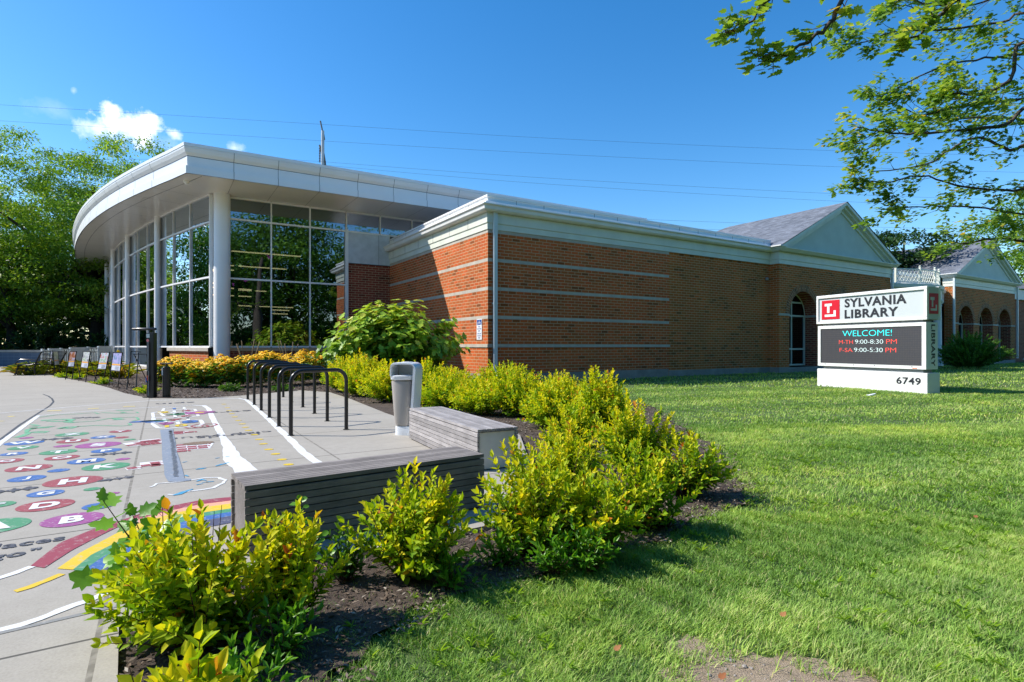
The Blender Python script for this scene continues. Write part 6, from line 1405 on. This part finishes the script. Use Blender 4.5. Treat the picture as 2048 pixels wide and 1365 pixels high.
paths = [(L_(4.5, (2150, 175, 12.4), (2048, 198, 12.3), (1920, 212, 12), (1820, 245, 11.8), (1755, 285, 11.8), (1712, 312, 11.7)), .036, .007, .62),
 (L_(4.2, (2130, 330, 12), (2048, 378, 12.2), (1930, 374, 12), (1840, 352, 11.9), (1770, 366, 12), (1716, 358, 12)), .036, .007, .75),
 (L_(5.2, (2180, 130, 12.5), (2048, 110, 12.6), (1950, 120, 12.3), (1870, 140, 12), (1790, 178, 12), (1752, 200, 11.9)), .036, .007, .7),
 (L_(6, (2120, 40, 12), (2000, 45, 12.4), (1900, 60, 12.2), (1800, 62, 12), (1730, 84, 12), (1692, 90, 12)), .036, .007, .8),
 (L_(5, (2100, 250, 13), (1985, 235, 13.2), (1880, 240, 13), (1800, 215, 12.8), (1745, 190, 12.8)), .032, .007, .7),
 (L_(3.8, (2130, 420, 12.2), (2048, 430, 12.3), (1950, 415, 12), (1850, 412, 12), (1780, 420, 12)), .032, .007, .7),
 (L_(5.5, (2120, 210, 11.5), (2010, 250, 11.2), (1900, 262, 11), (1800, 268, 11), (1716, 256, 11)), .05, .012, .7),
 (L_(6.5, (2150, 0, 12), (2040, -20, 12), (1950, 10, 12), (1860, 20, 12), (1790, 8, 12)), .032, .007, .8),
 (L_(4.6, (2120, 290, 13.5), (2020, 300, 13.5), (1960, 275, 13.5), (1900, 300, 13.5), (1850, 330, 13.4), (1740, 345, 13.2)), .05, .012, .55),
 (L_(3.2, (2120, 492, 14), (2048, 482, 14), (1980, 478, 14), (1930, 488, 14), (1895, 482, 14)), .05, .012, .8),
 (L_(5.2, (2100, 90, 11), (2020, 160, 11), (1960, 190, 11), (1900, 185, 11)), .05, .012, .9)]
maple('silver_maple', tb, ([(17.5, 12.5, -.1), (17.4, 12.5, 3), (17.3, 12.4, 7), (17.6, 12.6, 11)], [.5, .42, .3, .12]), paths, 0.105, 'silver maple reaching over the lawn with bare lower twigs', 8, .22, 5, .01, 20, .8, .27, .95)
t2 = (7.6, 1.6, 0); tp2 = lambda z: Vector((7.5, 1.8, z))
def N_(z, *uv): return [tp2(z)] + [PD(u, v, Y) for u, v, Y in uv]
paths = [(N_(4.6, (1850, -160, 4.6), (1700, -20, 5), (1660, 50, 5), (1620, 78, 5), (1572, 108, 5), (1535, 122, 5), (1508, 108, 5)), .03, .004, .9),
 (N_(4.6, (1700, -120, 4.8), (1560, -20, 5), (1524, 14, 5), (1495, 48, 5), (1460, 62, 5), (1440, 66, 5)), .02, .004, .8),
 (N_(4.4, (2000, -90, 4.4), (1920, -10, 4.3), (1880, 30, 4.3), (1840, 65, 4.3), (1800, 95, 4.3)), .03, .005, .9),
 (N_(4.5, (2100, -60, 5.5), (1980, -30, 5.5), (1890, 10, 5.5), (1800, -5, 5.5)), .03, .006, 1)]
maple('silver_maple', t2, ([(7.6, 1.6, -.1), (7.5, 1.7, 3), (7.5, 1.8, 6), (7.7, 1.9, 9)], [.4, .34, .22, .1]), paths, .10, 'nearer maple whose sparse branch tips hang at the top of the sky', 8, .085, 9, .004, 4, .8, .26, .22)
# bright tree beside the right edge, and trees the glass mirrors
round_tree('roadside_tree', (30.5, 23), 11.5, 3.9, 7.6, 90, .22, LM_L, BARK, 'bright green tree entering at the right edge below the maple', 'trees behind the right roofs', 41, 190, 1.1, 3.4, 7, .3, .5)
rfl = [(11, -11, 17, 7.5), (22, -10, 19, 8.5), (1, -17, 16, 7.5), (-12, -20, 15, 7), (33, -3, 17, 8), (-48, 10, 13, 6), (-56, 31, 13, 6), (-44, -6, 14, 6), (15, -24, 19, 9), (42, 8, 15, 7), (-60, 20, 11, 6), (-45, 34, 15, 4.6), (-50, 46, 12, 5)]
rlb = ['street tree behind the viewer, seen in the glass']
pr = round_tree('street_tree', rfl[0][:2], 15, 7.5, 7.8, 260, .42, LM_G, BARKD, 'leafy street tree mirrored in the tall windows of the glass hall', 'street trees mirrored in the glass', 51, 110, 1.9, 7.4, 6, .4, .6, lowz=.9)
rl_ = ['street tree mirrored at the left of the tall dark windows', 'street tree mirrored behind the ceiling lights', 'street tree mirrored beside the corner column', 'wide street tree mirrored at the right of the tall windows', 'street tree mirrored low in the curved windows', 'street tree mirrored in the windows behind the repair stand', 'street tree mirrored in the first curved bay', 'tall street tree mirrored above the interior lights', 'street tree mirrored in the arched windows', 'distant street tree mirrored in the narrow curved panes', 'narrow street tree mirrored beside the corner column at left', 'street tree mirrored in the far curved panes']
for k, (x, y, h_, r_) in enumerate(rfl[1:]):
    o = tree_copy(pr); o['label'] = rl_[k]; o.location = (x, y, 0); o.rotation_euler = (0, 0, k * 1.3); o.scale = (r_ / 7.5, r_ / 7.5, h_ / 15)

# far treeline round the left and behind, added to darken low reflections in the glass
n = 26000; a = RNG.uniform(rad(110), rad(395), n); rr_ = RNG.uniform(70, 84, n); hh_ = (6 + 2.2 * np.sin(a * 9) + 1.5 * np.sin(a * 23)) * RNG.random(n) ** .7
X_, Y_ = rr_ * np.cos(a), rr_ * np.sin(a); k = ~((X_ > -.64 * Y_) & (X_ < 1.3 * Y_) & (Y_ > 0)); n = int(k.sum())
tag(leaf_obj('treeline', 'diam', np.c_[X_, Y_, hh_][k], RNG.normal(0, 1, (n, 3)), RNG.normal(0, 1, (n, 3)), 1.5, .9, RNG.random(n), LM_D), kind='stuff')

q = MB()
for _ in range(60):
    a = random.random() * 6.28; r = random.random() ** .5 * .3; x, y = cx + r * math.cos(a), cy + r * math.sin(a); k = random.uniform(.004, .011)
    q.lathe((x, y, -.048), [(k * .6, 0), (k, k * .5), (k * .5, k)], 6)
tag(q.build('pebbles', simple('pebble', (.30, .27, .24), .9, 0, .4, 30)), kind='stuff')
